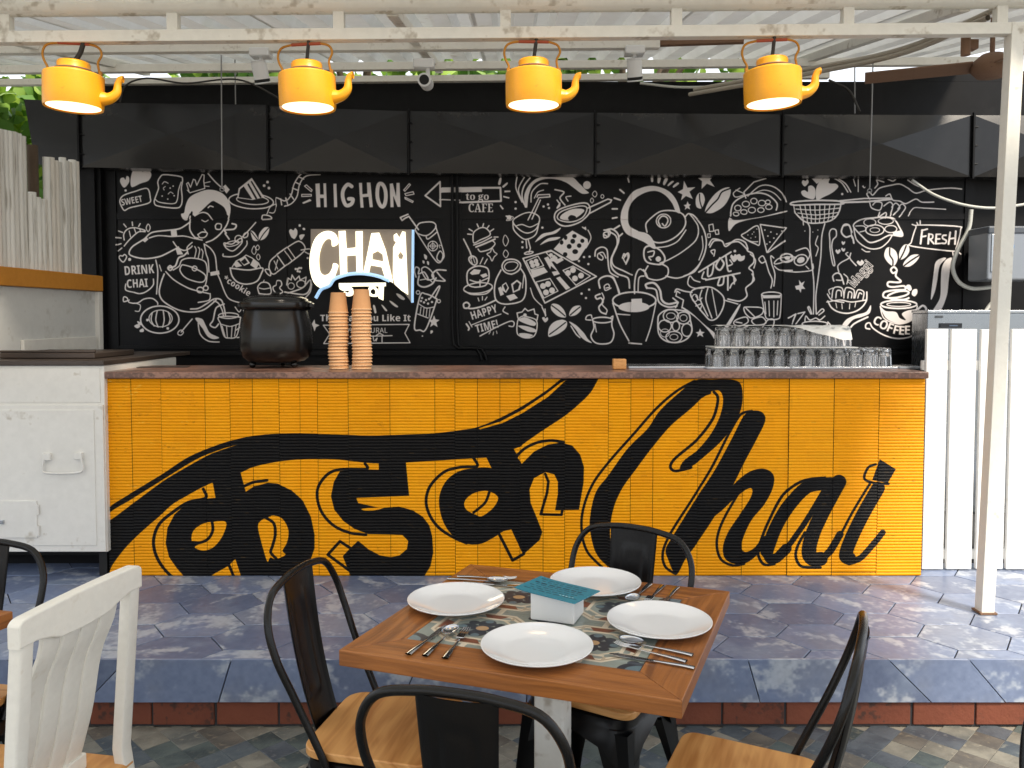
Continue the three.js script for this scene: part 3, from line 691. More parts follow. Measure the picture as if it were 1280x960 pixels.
  // big kettle pouring into a glass, tacos, beans
  P.draw(`f 64,310 66,260 90,205 130,155 200,130 260,135 310,160 345,205 362,262 340,258 320,215 285,175 240,155 190,162 140,190 110,230 100,285 110,330 150,355 190,365 220,390 240,440 220,440 180,410 120,385 85,360
l7 105,110 100,92
l8 60,148 80,165
l8 32,190 62,200
l8 22,244 46,244
l8 22,292 44,288
l8 30,345 58,328
l8 58,380 72,368
f 215,85 225,85 226,108 216,108
f 250,82 265,85 258,115 248,112
f 285,92 300,95 284,125 275,118
f 318,105 330,108 304,130 298,125
f 346,112 356,118 330,138 325,130
p 348,160 375,145 380,102 398,138 438,135 408,158 425,195 390,180 365,202 372,172
p 440,82 530,78 510,100 535,135 495,118 468,145 470,105
p 378,225 392,222 398,205 405,220 415,222 406,232 412,248 396,240 384,250 388,235
f 440,225 440,190 455,165 475,168 485,200 470,240 450,240
f 485,258 500,215 540,165 580,140 612,140 610,180 580,230 530,262 500,266
S6 488,262 520,225 550,195 570,160 612,142
S5 458,170 460,205 470,238
s7 195,360 190,320 215,290 260,258 310,252 360,262 385,290 385,330 350,375 300,405 240,412 200,385
s6 238,438 300,430 350,405 390,350
e6 278,305 36,34
s7 262,330 252,305 268,282 290,285 300,305 285,330 272,318
s7 385,285 405,268 440,290 480,350 492,420 470,500 420,560 350,590 290,580
s6 405,268 450,330 440,400 370,460 300,500 260,515
s5 470,380 475,440 455,500
s7 460,520 430,560 380,580
c8 180,480 185,440 215,430 260,450 285,490 270,520 230,520 195,510
s7 200,460 230,455 225,480 205,485 215,500
E 252,495 14,14
s7 270,520 300,540 295,580 250,600 200,590 185,560 200,530
s7 185,560 160,545 140,570 132,620 132,668
s7 180,580 155,590 150,660
s6 200,590 190,565 178,548
s7 5,358 40,380 45,430 20,490 30,530 80,555 120,575
s6 0,580 30,590 55,668
s6 80,490 95,470 100,490 88,515
s6 90,480 80,468 72,490
e8 132,702 108,42
E 130,735 78,26
p 115,695 170,692 172,745 118,748
s7 24,715 60,820 105,905
s6 240,715 215,830 190,905
l7 105,915 168,920
l6 45,770 110,775
s10 195,640 190,622 230,615 260,650 270,700 300,720 345,712
s8 200,640 240,650 255,710 300,735 345,730
l7 325,690 352,712 338,738
f 372,742 374,735 420,765 480,820 536,868 540,905 500,850 440,790
f 555,875 600,810 655,725 660,735 620,810 585,860
l6 370,740 378,700 340,680 345,655 360,665
s7 335,660 345,645 380,655 420,662
s6 580,700 650,720
c7 420,690 415,660 450,640 510,635 550,655 580,690 575,740 545,790 510,800 480,770 455,740
s6 440,680 455,700 470,690
s6 470,650 460,690 480,740 500,780
s6 500,640 490,700 520,790
s5 520,645 530,700 545,780
s6 440,730 470,720 460,750
e5 435,690 14,18
c7 250,800 260,770 300,748 350,750 400,760 412,800 420,850 400,890 350,912 290,905 255,870
e6 315,780 38,32
e6 378,790 34,30
e6 285,830 32,30
e6 340,830 18,24
e6 395,850 26,32
e6 330,885 40,28
e4 315,780 22,16
e4 378,790 18,16
e4 330,885 20,14
e4 285,865 22,20
p 438,862 455,858 460,842 468,858 485,860 472,870 478,886 460,876 446,886 450,870
s7 505,425 525,395 570,405 590,432 640,398 685,410 700,445
s7 510,435 530,405 560,402
s7 590,420 650,408 690,440 700,455 725,470 730,510 705,540 725,560 722,610 690,640 695,680 660,705 600,695
s6 712,470 738,500 730,540
s6 720,570 732,600 700,630
s6 460,610 430,600 410,580 400,620 430,640 480,640
l8 455,560 615,460
l8 490,600 660,565
s8 500,540 500,580 520,570 530,520
s7 480,560 470,590 490,595
s9 560,490 540,530 560,550 580,520 570,500
s8 590,480 600,550 615,555
s7 610,500 622,520 600,530
s6 525,470 515,455 535,450 530,480
s8 560,590 550,625 575,620 580,585
s8 600,580 600,650
s7 620,575 640,600 620,620 610,640
s7 630,580 632,620
f 628,510 612,485 618,472 628,480 636,470 648,482 644,500
f 655,505 640,480 658,470 668,480 685,478 680,500
d7 635,455
o5 505,325 525,320 530,355 508,358
o5 535,352 552,348 555,370 540,372
o4 498,370 512,368 512,386 500,388
f 605,290 640,300 760,285 880,255 885,262 780,285 700,300 640,320 605,355
s7 612,280 625,220 670,185 740,165 800,175 845,215 842,250
s6 700,180 760,130 820,130 870,165 890,210
s5 720,170 780,150 830,165 865,200
l6 690,190 680,160 730,110 790,92
s5 640,150 680,170 640,185 628,165 660,140
e5 650,240 16,14
e5 690,220 18,14
e5 730,205 16,14
e5 770,215 18,14
e5 805,235 16,12
e5 680,260 16,12
e5 720,250 18,14
e5 765,250 16,12
e5 640,270 14,10
e5 800,210 12,10
c6 668,378 690,362 750,330 758,420 735,418 700,402
s5 680,392 720,408 750,408
d3 700,375 715,390 730,360 738,385 722,370 745,345
o6 762,322 890,340 795,462
p 795,462 885,398 888,408 800,466
d4 785,350 800,380 815,360 830,390 810,410 845,370 795,420 870,355
s6 790,505 770,515 755,495 775,480 790,510 805,560 822,600 815,640
s6 830,490 815,480 820,520 835,570 830,630
c6 838,520 850,495 900,485 940,490
s6 832,530 860,550 920,552
e6 890,490 28,22
E 895,490 14,10
e6 818,672 48,12
s6 768,672 785,770 800,795 850,795 862,770 868,672
l5 785,710 790,770
l5 805,705 808,780
l5 830,705 830,785
l5 850,705 846,775
p 772,675 865,675 862,690 776,692
c6 680,740 700,735 770,740 770,770 720,790 690,770
c6 640,800 690,785 700,810 660,830 630,820
c6 720,800 770,785 790,815 740,825
c6 770,850 800,800 830,800 820,840
s6 690,740 720,770 740,790
s6 640,810 670,815
s6 680,850 650,850 700,830
f 628,850 615,838 622,830 628,836 636,830 642,840`, 760, 200, 4, W, K);
  // strainer, pastries, noodles, coffee
  P.draw(`f 150,195 100,182 86,160 102,150 120,158 122,132 142,128 158,150
f 164,200 160,150 175,110 195,95 230,88 225,115 260,118 272,135 240,165 200,185
f 105,132 90,115 95,100 108,104 118,95 124,112
p 135,88 200,88 165,120
s6 250,90 290,115 320,160
s6 275,95 310,120 335,160
s5 348,95 358,130
l5 372,98 372,158
p 390,130 398,125 402,135 410,132 406,142 398,140
d6 292,170
c8 40,225 50,210 160,202 280,206 290,220 160,222
l9 285,212 420,208 540,195
l7 280,204 400,192 530,190
s7 48,228 60,270 110,310 170,315 240,300 275,260 285,222
s5 60,245 160,250 280,240
s5 70,265 160,275 270,262
s5 85,285 160,295 255,282
l5 80,225 95,300
l5 105,225 118,308
l5 130,225 138,312
l5 155,225 158,315
l5 180,225 178,315
l5 205,225 200,312
l5 230,225 220,305
l5 255,225 240,295
s6 115,310 130,340 130,420 140,520 150,620 148,770
s6 205,318 190,380 185,480 170,600 160,680 162,770
s5 170,380 158,420 172,440 160,480
l5 98,325 96,295
d3 105,355 145,360 170,350
s6 430,195 415,170 430,160 445,175 480,140 540,125 580,120 620,140 660,165 720,150 830,140 890,145
s6 455,140 470,120 465,100 500,110
s6 430,215 440,240 480,250 490,215 460,210 445,225
s6 510,180 530,170 545,200 580,205 610,218 660,195 690,210 750,210
s6 500,230 530,210 545,230 530,280
s6 540,235 560,215 580,240 545,275
s6 570,245 590,220 608,240 575,285
s6 480,260 470,285 510,262 505,290
s5 620,280 650,240 700,240 810,246
s6 520,95 545,105 560,95
s6 620,100 650,120 675,132
c7 348,330 380,300 440,290 540,290 580,340 592,380 530,375 480,400 430,412 390,380
e5 430,312 30,18
e5 510,305 38,16
e6 455,350 46,26
e4 455,350 24,12
e5 535,345 30,18
s5 360,330 400,330 410,350 380,360
p 545,360 590,350 592,378 545,376
s6 350,340 365,400 420,440 480,440 520,410 540,380
s5 390,445 410,458 430,458
s8 350,415 340,380 310,385 288,360 300,325 325,325 340,360
s5 300,330 330,330 340,390
c6 230,400 228,365 240,345 260,350 262,380 245,400 240,440 255,520 245,520 232,450
f 270,470 258,455 264,446 270,452 278,445 284,456
f 296,425 288,412 292,405 298,410 306,406 306,416
f 296,458 286,445 292,438 298,444 306,440 306,452
s6 275,560 270,530 290,510 325,490 310,470 320,462
s6 335,465 330,490 345,510 362,528
s7 250,605 245,580 265,565 285,575 300,620
s6 262,600 290,600 285,575
s5 300,570 320,590 315,620
f 380,528 364,512 372,502 382,508 390,498 402,512 394,524
t66 -50 352,642 bon Maggi
s7 220,705 240,740 280,762 330,765 380,745 412,705 415,660
s6 215,710 280,700 340,710 410,700
s6 240,690 250,640 290,640 300,680
s6 260,690 265,655 285,655 288,680
s6 300,690 310,640 350,650 350,690
s6 320,690 325,660 340,665 338,690
s6 355,690 370,650 400,660 395,700
s6 370,690 378,665 390,670
s5 230,670 225,650 245,640
s6 218,670 240,700 300,712
l4 260,715 265,740
l4 290,718 292,745
l4 330,718 328,745
l4 360,712 355,735
f 280,850 310,800 360,775 410,760 435,725 430,765 390,785 345,800 300,850
s8 320,860 350,820 420,785
p 62,648 55,630 78,625 75,598 88,615 105,605 95,628 108,645 88,645 85,665 75,648
s6 60,455 110,440 130,470 120,500
e6 85,500 34,26 -20
E 85,500 20,15 -20
e6 15,490 30,20 0
s6 0,555 60,560 140,550 145,520
s5 110,530 125,545
s6 135,770 120,740 128,735 140,770
s6 165,770 190,745 200,755 175,775
l5 122,735 124,750
s6 105,810 110,780 130,800 160,790 180,800 205,780
e6 155,820 64,14
l6 92,825 100,850
s6 220,810 235,830 220,848
l7 20,790 60,770 40,820
l6 70,768 105,760 60,820
c6 640,430 638,410 660,340 680,325 870,332 884,350 862,440 840,455
l6 665,312 672,325
l6 642,322 660,328
l6 682,302 682,320
l9 684,418 692,350
l8 690,352 718,345
l8 687,384 710,380
l9 722,418 726,370
s7 726,370 744,374 742,392 726,396
l8 731,396 750,418
l9 760,418 763,372
l7 763,372 784,371
l7 761,395 780,394
l7 760,418 784,417
s8 812,376 796,378 795,392 812,402 808,416 790,416
l9 824,420 832,362
l9 856,420 860,356
l8 828,394 856,390
f 502,480 510,445 530,436 560,455 570,490 560,520 545,530 520,512
f 580,498 578,460 600,425 622,425 628,455 610,485
f 598,530 605,505 640,475 678,475 665,505 630,532
S6 530,440 530,475 545,500 545,528
S6 612,428 600,460 582,495
S6 675,478 640,500 602,528
s9 560,560 545,565 535,548 550,535 565,550 560,580 585,605 570,612 525,610 520,628 545,635 600,630 605,648 560,650 505,660 500,685 540,690 600,680 625,665 610,655 560,660 520,680 540,695 600,698 625,690
f 612,640 615,625 632,625 640,645 630,655
f 640,672 645,650 665,645 668,665 655,682
e8 575,722 90,20
e5 575,722 60,10
f 482,732 510,755 560,760 580,790 610,800 590,770 620,752 660,745 665,730 650,790 600,815 560,815 510,790
s6 482,732 500,790 560,818 610,815 650,790 668,730
s10 660,780 700,775 712,745 695,728 672,745
f 735,695 750,560 760,510 790,490 812,492 780,530 768,600 755,660
f 742,760 780,690 785,600 790,540 810,500 840,488 835,520 825,600 815,680 780,760
t62 24 440,815 b C
t62 22 470,835 b O
t62 20 508,852 b F
t62 12 540,866 b F
t62 4 570,872 b E
t62 0 600,872 b E
s7 430,845 410,840 412,820 430,815 445,840 500,875 560,892 620,888 655,870
l6 868,455 885,470
l6 845,462 848,480
s5 650,820 680,800 715,790
s5 655,850 690,840 720,825
s5 660,870 700,860`, 980, 200, 4, W, K);
  const t = P.texture(), mat = phy({ map: t, roughness: 0.45, specularIntensity: 0.35, bumpMap: fineBump, bumpScale: 0.0003 });
  const X = u => atZ(u, 330, WZ).x, Yw = v => atZ(640, v, WZ).y;
  const box = (u0, v0, u1, v1, z0, z1) => bx(X(u1) - X(u0), Yw(v0) - Yw(v1), z1 - z0, (X(u0) + X(u1)) / 2, (Yw(v0) + Yw(v1)) / 2, -WZ + (z0 + z1) / 2);
  mesh('wall_body', boxUV(bx(8.25, Yw(101), 0.16, 0.975, Yw(101) / 2, -WZ - 0.1)), M.darkWall, wallThing);
  mesh('wall_body', boxUV(bx(2.4, Yw(88) - Yw(101), 0.16, 3.9, (Yw(88) + Yw(101)) / 2 + 0.001, -WZ - 0.1)), M.darkWall, wallThing);
  const us = [146, 346, 553, 577, 789, 979, 1204], vs = [[200, 267], [274, 432]];
  const cols = [[147, 346], [359, 553], [577, 789], [797, 979], [991, 1204]];
  for (const [a, b] of cols) for (const [c, d] of vs) mesh('wall_panel', P.uv(box(a, c, b, d, -0.019, -0.003)), mat, wallThing);
  for (const [a, b] of [[133, 147], [346, 359], [553, 577], [789, 797], [979, 991], [1204, 1216]]) mesh('batten', P.uv(box(a, 195, b, 436, -0.019, 0.008)), mat, wallThing);
  for (const [a, b] of cols) { mesh('batten', P.uv(box(a, 267, b, 274, -0.019, 0.005)), mat, wallThing); mesh('batten', boxUV(box(a, 432, b, 436, -0.019, 0.005)), M.darkTrim, wallThing); }
  mesh('ledge', box(133, 438, 1216, 444, -0.019, 0.02), M.darkTrim, wallThing);
  // dark flat pilaster on the left with a rail
  mesh('pilaster', boxUV(box(84, 195, 133, 470, -0.019, 0.06)), M.darkWall, wallThing);
  mesh('pilaster', boxUV(box(118, 195, 128, 470, 0.0605, 0.09)), M.darkWall, wallThing);
  // vertical conduits by the middle batten
  for (const u of [566, 572]) mesh('conduit', tube([V(X(u), Yw(195), -WZ + 0.025), V(X(u), Yw(300), -WZ + 0.025), V(X(u + 0.5), Yw(425), -WZ + 0.025), V(X(u + 3), Yw(434), -WZ + 0.03), V(X(u + 30), Yw(436), -WZ + 0.03), V(X(u + 36), Yw(450), -WZ + 0.03)], 0.011), M.darkTrim, wallThing);
}
// ---------------------------------------------------------------- black ventilation duct along the wall
{
  const Z = 5.74, duct = thing('ventilation_duct', 'long black sheet metal duct with cross creased panels above mural', 'duct');
  const seg = [[98, 334, 128, 209, 131, 213], [334, 510, 133, 213, 139, 216], [510, 744, 139, 216, 141, 218], [744, 978, 141, 218, 143, 219], [978, 1216, 143, 219, 144, 221], [1216, 1400, 144, 221, 145, 222]];
  for (const [u0, u1, t0, b0, t1, b1] of seg) {
    const a = atZ(u0 + 1.2, t0, Z), b = atZ(u1 - 1.2, t1, Z), c = atZ(u1 - 1.2, b1, Z), d = atZ(u0 + 1.2, b0, Z), m = a.clone().add(b).add(c).add(d).multiplyScalar(0.25); m.z += 0.055;
    const back = p => V(p.x, p.y, -WZ + 0.03), A = back(a), B = back(b), C = back(c), D = back(d);
    const q = [[d, c, m], [c, b, m], [b, a, m], [a, d, m], [a, b, B], [a, B, A], [d, D, C], [d, C, c], [a, A, D], [a, D, d], [b, c, C], [b, C, B]];
    const g = new THREE.BufferGeometry(); g.setAttribute('position', new THREE.Float32BufferAttribute(q.flat().flatMap(p => p.toArray()), 3)); g.computeVertexNormals();
    const s = mesh('duct_section', boxUV(g), M.duct, duct);
    mesh('flange', [bx(0.012, a.y - d.y + 0.03, 0.02, a.x - 0.004, (a.y + d.y) / 2, a.z + 0.012), ...[0.2, 0.5, 0.8].map(k => cyl(0.005, 0.005, 0.03, 0, 0, 0, 6).rotateZ(Math.PI / 2).translate(a.x + 0.008, d.y + (a.y - d.y) * k, a.z + 0.016))], M.darkTrim, duct);
  }
  // angled end cowl at the left
  const p = [[30, 124], [98, 128], [98, 209], [40, 205], [40, 180]].map(q => atZ(...q, Z)), pb = p.map(q => V(q.x, q.y, -WZ + 0.03));
  const tri = [[0, 4, 2], [0, 2, 1], [4, 3, 2]].flatMap(t => t.map(i => p[i])); for (let i = 0; i < 5; i++) { const j = (i + 1) % 5; tri.push(p[i], p[j], pb[j], p[i], pb[j], pb[i]); }
  const g = new THREE.BufferGeometry(); g.setAttribute('position', new THREE.Float32BufferAttribute(tri.flatMap(q => q.toArray()), 3)); g.computeVertexNormals();
  mesh('end_cowl', boxUV(g), M.duct, duct);
}
// ---------------------------------------------------------------- canopy: truss, purlins, corrugated sheets, post
const TZ = 3.675, RS = 0.185;                              // truss plane and the roof's rise to the back
const roofY = Z => atZ(640, 0, TZ).y + (Z - TZ) * RS;
const canopy = thing('canopy', 'white steel canopy with corrugated roof sheets over the counter', 'canopy');
{
  const X0 = -4.4, X1 = 2.32, XR = 3.3, tilt = 0.0085, h = (u, v, x) => atZ(640, v, TZ).y + x * tilt;
  const L = (v, Z) => (x) => { const y = atZ(640, v, Z).y; return V(x, y + x * tilt, -Z); };
  const lo = L(42.5, TZ), up = L(3.5, TZ);
  mesh('upper_chord', boxUV(tube([up(X0), up(-1), up(X1)], 0.042, 18, 4)), M.white, canopy);
  mesh('lower_chord', boxUV(bar(lo(X0), lo(X1), 0.05, 0.05)), M.white, canopy);
  for (const u of [8, 217, 424, 632, 845, 1059, 1250]) { const x = atZ(u, 25, TZ).x; mesh('strut', boxUV(bx(0.046, up(x).y - lo(x).y - 0.06, 0.04, x, (up(x).y + lo(x).y) / 2 - 0.006, -TZ)), M.white, canopy); }
  for (const [v, Z, x0, x1] of [[57, 4.7, -4.4, 0.82], [82, 5.6, -4.4, 3.3], [98, 5.86, -4.4, 2.2]]) mesh('purlin', boxUV(bar(L(v, Z)(x0), L(v, Z)(x1), 0.05, Z > 5.8 ? 0.042 : 0.05)), M.white, canopy);
  for (const [u, Za, Zb] of [[517, 3.7, 6.1], [1105, 3.7, 6.1], [20, 3.7, 6.1]]) { const x = atZ(u, 55, 4.5).x; mesh('rafter', boxUV(bar(V(x, roofY(Za) - 0.035 + x * tilt, -Za), V(x, roofY(Zb) - 0.035 + x * tilt, -Zb), 0.05, 0.05)), M.white, canopy); }
  // trapezoid sheets, each about a metre wide
  const pitch = 0.21, per = 5; let x = X0;
  while (x < XR - 0.2) {
    const pos = [], za = 3.45, zb = 6.22, n = Math.min(per, Math.floor((XR - x) / pitch)) || 1, lift = rr(0, 0.004);
    const prof = []; for (let k = 0; k < n; k++) { const o = x + k * pitch; prof.push([o, 0], [o + 0.1, 0], [o + 0.125, 0.05], [o + 0.185, 0.05]); } prof.push([x + n * pitch, 0], [x + n * pitch + 0.02, 0.002]);
    const Zs = [za, 4.4, 5.3, zb];
    for (let k = 0; k < prof.length - 1; k++) for (let s = 0; s < 3; s++) { const P = (i, Z) => [prof[i][0], roofY(Z) + 0.002 + prof[i][1] + lift + prof[i][0] * tilt, -Z]; const a = P(k, Zs[s]), b = P(k + 1, Zs[s]), c = P(k + 1, Zs[s + 1]), d = P(k, Zs[s + 1]); pos.push(...a, ...b, ...c, ...a, ...c, ...d); }
    const g = new THREE.BufferGeometry(); g.setAttribute('position', new THREE.Float32BufferAttribute(pos, 3)); g.computeVertexNormals();
    mesh('roof_sheet', boxUV(g), M.roof, canopy); x += n * pitch;
  }
  const pb = atY(1243, 773, PH + 0.002), pt = atZ(1269, 30, TZ); pt.z = pb.z = -TZ;
  mesh('post', boxUV(bar(pb, pt, 0.058, 0.058)), M.white, canopy);
  mesh('post_foot', boxUV(bx(0.075, 0.008, 0.075, pb.x, PH + 0.006, pb.z)), M.rust, canopy);
  mesh('clamp', [bx(0.05, 0.04, 0.05, pt.x - 0.14, pt.y - 0.06, -TZ - 0.1), cyl(0.02, 0.02, 0.08, pt.x - 0.17, pt.y - 0.07, -TZ - 0.08)], M.rust, canopy);
}
// conduits and cables under the roof
{
  single('conduit_pipe', [tube([atZ(862, 118, 5.65), atZ(1010, 92, 4.9), atZ(1130, 66, 4.3), atZ(1235, 22, 3.75)], 0.014), tube([atZ(868, 112, 5.65), atZ(1012, 86, 4.9), atZ(1132, 60, 4.3), atZ(1262, 4, 3.7)], 0.014)], M.conduit, 'pair of grey conduit pipes running slantwise under the roof', 'pipe');
  single('steel_channel', boxUV(bar(atZ(814, 54, 4.72), atZ(930, 50, 4.6), 0.04, 0.035)), M.rust, 'short rusty brown channel beside the white purlin', 'channel');
  const wires = [[277, 96, 234, 5.55], [294, 96, 131, 5.8], [1091, 96, 236, 5.55], [1068, 100, 142, 5.8]];
  const wl = ['thin long steel wire hanging in front of duct near slice of cake', 'thin short steel wire above first duct section', 'thin long steel wire hanging in front of duct near strainer drawing', 'thin short steel wire above the last duct section'];
  wires.forEach(([u, v0, v1, Z], i) => { const a = atZ(u, v0, Z), b = atZ(u - (i === 2 ? 4 : -0.5), v1, Z); a.y = roofY(Z) + 0.001; single('hanging_wire', [tube([a, b], 0.0045, 6, 2), ...(i % 2 ? [] : [new THREE.TorusGeometry(0.014, 0.004, 6, 12).translate(b.x, b.y - 0.014, b.z)])], M.wire, wl[i], 'wire', 'wires hanging from the roof'); });
  single('white_cable', tube([atZ(800, 104, 5.8), atZ(850, 109, 5.8), atZ(905, 107, 5.8), atZ(950, 100, 5.8)], 0.009), M.cableWhite, 'white cable drooping along the top of the black wall', 'cable');
  single('dark_cable', tube([atZ(1036, 100, 5.6), atZ(1060, 112, 5.6), atZ(1075, 140, 5.5)], 0.008), M.cableDark, 'short grey cable bending down to the duct', 'cable');
  single('dark_cable', tube([atZ(150, 128, 5.6), atZ(156, 108, 5.6), atZ(180, 98, 5.6), atZ(230, 104, 5.6), atZ(300, 100, 5.6), atZ(355, 126, 5.6)], 0.006), M.cableDark, 'thin dark cable curling above the first duct panels', 'cable');
}
// ceiling fan seen past the kettle lamps on the right
{
  const Z = 4.25, c = atZ(1240, 82, Z), f = thing('ceiling_fan', 'dusty brown ceiling fan hanging under the roof beside the post', 'fan', c.toArray(), 0.3);
  mesh('motor', lathe([[0, 0.06], [0.05, 0.055], [0.09, 0.02], [0.1, -0.02], [0.07, -0.055], [0, -0.06]]), M.rust, f);
  mesh('down_rod', cyl(0.012, 0.012, roofY(Z) - c.y - 0.03, 0, (roofY(Z) - c.y - 0.03) / 2 + 0.05, 0, 12), M.rust, f);
  for (let k = 0; k < 3; k++) { const b = mesh('blade', rbx(0.5, 0.008, 0.12, 0.003, 0.34, 0, 0).rotateX(0.22), M.rust, f); b.rotation.y = 2.45 + k * 2.094; }
}
// ---------------------------------------------------------------- kettle lamps
{
  const spots = [[92, 141, -0.025], [385, 142, 0.02], [667, 139, 0.0], [966, 137, 0.03]];
  const labels = ['yellow kettle lamp hanging above the left white cabinet, black rod in its lid', 'yellow kettle lamp hanging between the small spotlight and the black pot side', 'yellow kettle lamp hanging beside the bullet security camera, above the domino doodle', 'yellow kettle lamp hanging above the taco doodle, by the slanted conduit'];
  spots.forEach(([u, v, roll], i) => {
    const b = atZ(u, v - 6, TZ - 0.01), k = thing('kettle_lamp', labels[i], 'lamp', b.toArray(), [0.12, -0.1, 0.05, -0.06][i], 'kettle lamps under the truss'); k.rotation.z = roll;
    mesh('kettle_body', crease([[0.109, 0.004], [0.119, 0], [0.121, 0.012], [0.122, 0.06], [0.1222, 0.137], [0.12, 0.1415], [0.112, 0.145], [0.075, 0.156], [0.072, 0.158]], 56), M.kettle, k);
    const col = mesh('lid', lathe([[0.071, 0.156], [0.073, 0.164], [0.066, 0.167], [0.067, 0.188], [0.064, 0.196], [0, 0.199]], 40), M.kettle, k);
    mesh('rim', new THREE.TorusGeometry(0.0725, 0.005, 8, 40).rotateX(Math.PI / 2).translate(0, 0.16, 0), M.rust, k);
    mesh('spout', taper([[0.112, 0.045, 0], [0.15, 0.05, 0], [0.178, 0.075, 0], [0.184, 0.115, 0], [0.196, 0.135, 0], [0.206, 0.135, 0]], [0.034, 0.025, 0.021, 0.017, 0.014, 0.015]), M.kettle, k);
    mesh('handle', tube([[-0.112, 0.14, 0], [-0.108, 0.17, 0], [-0.122, 0.2, 0], [-0.128, 0.23, 0], [-0.115, 0.262, 0], [-0.07, 0.276, 0], [0.07, 0.276, 0], [0.105, 0.262, 0], [0.115, 0.235, 0], [0.1, 0.2, 0], [0.104, 0.17, 0], [0.11, 0.14, 0]], 0.0052, 8, 60), M.handle, k);
    mesh('grip', cyl(0.0068, 0.0068, 0.13, 0, 0, 0, 12).rotateZ(Math.PI / 2).translate(0, 0.277, 0), M.grip, k);
    mesh('cord', tube([[0.0, 0.195, 0], [0.005 + (i ? 0 : 0.02), 0.235, 0], [0.012 + (i ? 0 : 0.03), 0.29, 0]], i ? 0.008 : 0.011), M.cableDark, k);
    for (const s of [-1, 1]) mesh('lug', rbx(0.014, 0.026, 0.02, 0.003, s * 0.111, 0.15, 0), M.handle, k);
    mesh('diffuser', new THREE.CircleGeometry(0.1095, 40).rotateX(Math.PI / 2).translate(0, 0.006, 0), M.bulb, k);
    const l = new THREE.RectAreaLight(0xffcf94, 2.6, 0.18, 0.18); l.name = 'lamp_light'; l.position.set(0, -0.004, 0); l.rotation.x = -Math.PI / 2; k.add(l);
  });
}
function crease(p, n) { return toCreasedNormals(lathe(p, n), 0.42); }
function taper(pts, rad, n = 14) {
  const c = new THREE.CatmullRomCurve3(pts.map(p => V(...p)), false, 'centripetal'), S = 24, g = new THREE.TubeGeometry(c, S, 1, n, false), p = g.attributes.position;
  const P = []; for (let i = 0; i <= S; i++) P.push(c.getPointAt(i / S));
  for (let i = 0; i <= S; i++) { const t = i / S * (rad.length - 1), k = Math.min(rad.length - 2, Math.floor(t)), r = rad[k] + (rad[k + 1] - rad[k]) * (t - k); for (let j = 0; j <= n; j++) { const q = i * (n + 1) + j; p.setXYZ(q, P[i].x + (p.getX(q) - P[i].x) * r, P[i].y + (p.getY(q) - P[i].y) * r, P[i].z + (p.getZ(q) - P[i].z) * r); } }
  g.computeVertexNormals(); return g;
}
// spotlights and camera under the purlins
{
  const mk = (u, v, label, tx) => { const b = atZ(u, v, 4.7), s = thing('ceiling_spotlight', label, 'spotlight', b.toArray(), 0, 'small white ceiling spotlights'); mesh('mount', rbx(0.11, 0.045, 0.09, 0.008), M.whitePlastic, s); mesh('stem', cyl(0.012, 0.012, 0.04, 0, -0.04, 0, 12), M.whitePlastic, s); const h = mesh('head', [cyl(0.042, 0.042, 0.1, 0, 0, 0, 28), cyl(0.042, 0.036, 0.012, 0, 0.056, 0, 28)], M.whitePlastic, s); h.position.set(0, -0.105, 0.01); h.rotation.set(0.3, 0, tx); const r = mesh('lens_ring', [cyl(0.0425, 0.0425, 0.014, 0, -0.045, 0, 28), cyl(0.036, 0.036, 0.01, 0, -0.05, 0, 28)], M.dark, h); mesh('rim', new THREE.TorusGeometry(0.041, 0.004, 8, 28).rotateX(Math.PI / 2).translate(0, -0.058, 0), M.whitePlastic, h); return s; };
  mk(326, 67, 'white ceiling spotlight above the crossed duct panel near HIGHON', 0.12);
  mk(793, 64, 'white ceiling spotlight beside the kettle lamp over the big kettle doodle', 0.1);
  const b = atZ(530, 80, 4.6), c = thing('security_camera', 'white bullet security camera with dark round lens under the roof', 'camera', b.toArray());
  mesh('mount', rbx(0.115, 0.05, 0.06, 0.008), M.whitePlastic, c); mesh('arm', tube([[0.02, -0.02, 0], [0.02, -0.06, 0.0], [0.012, -0.085, 0.02]], 0.012), M.whitePlastic, c);
  mesh('body', cyl(0.036, 0.036, 0.16, 0, 0, 0, 28).rotateX(Math.PI / 2 + 0.12).translate(0.012, -0.105, 0.03), M.whitePlastic, c);
  mesh('lens', [cyl(0.026, 0.026, 0.01, 0, 0.078, 0, 24).rotateX(Math.PI / 2 + 0.12).translate(0.012, -0.105, 0.03)], M.dark, c);
}
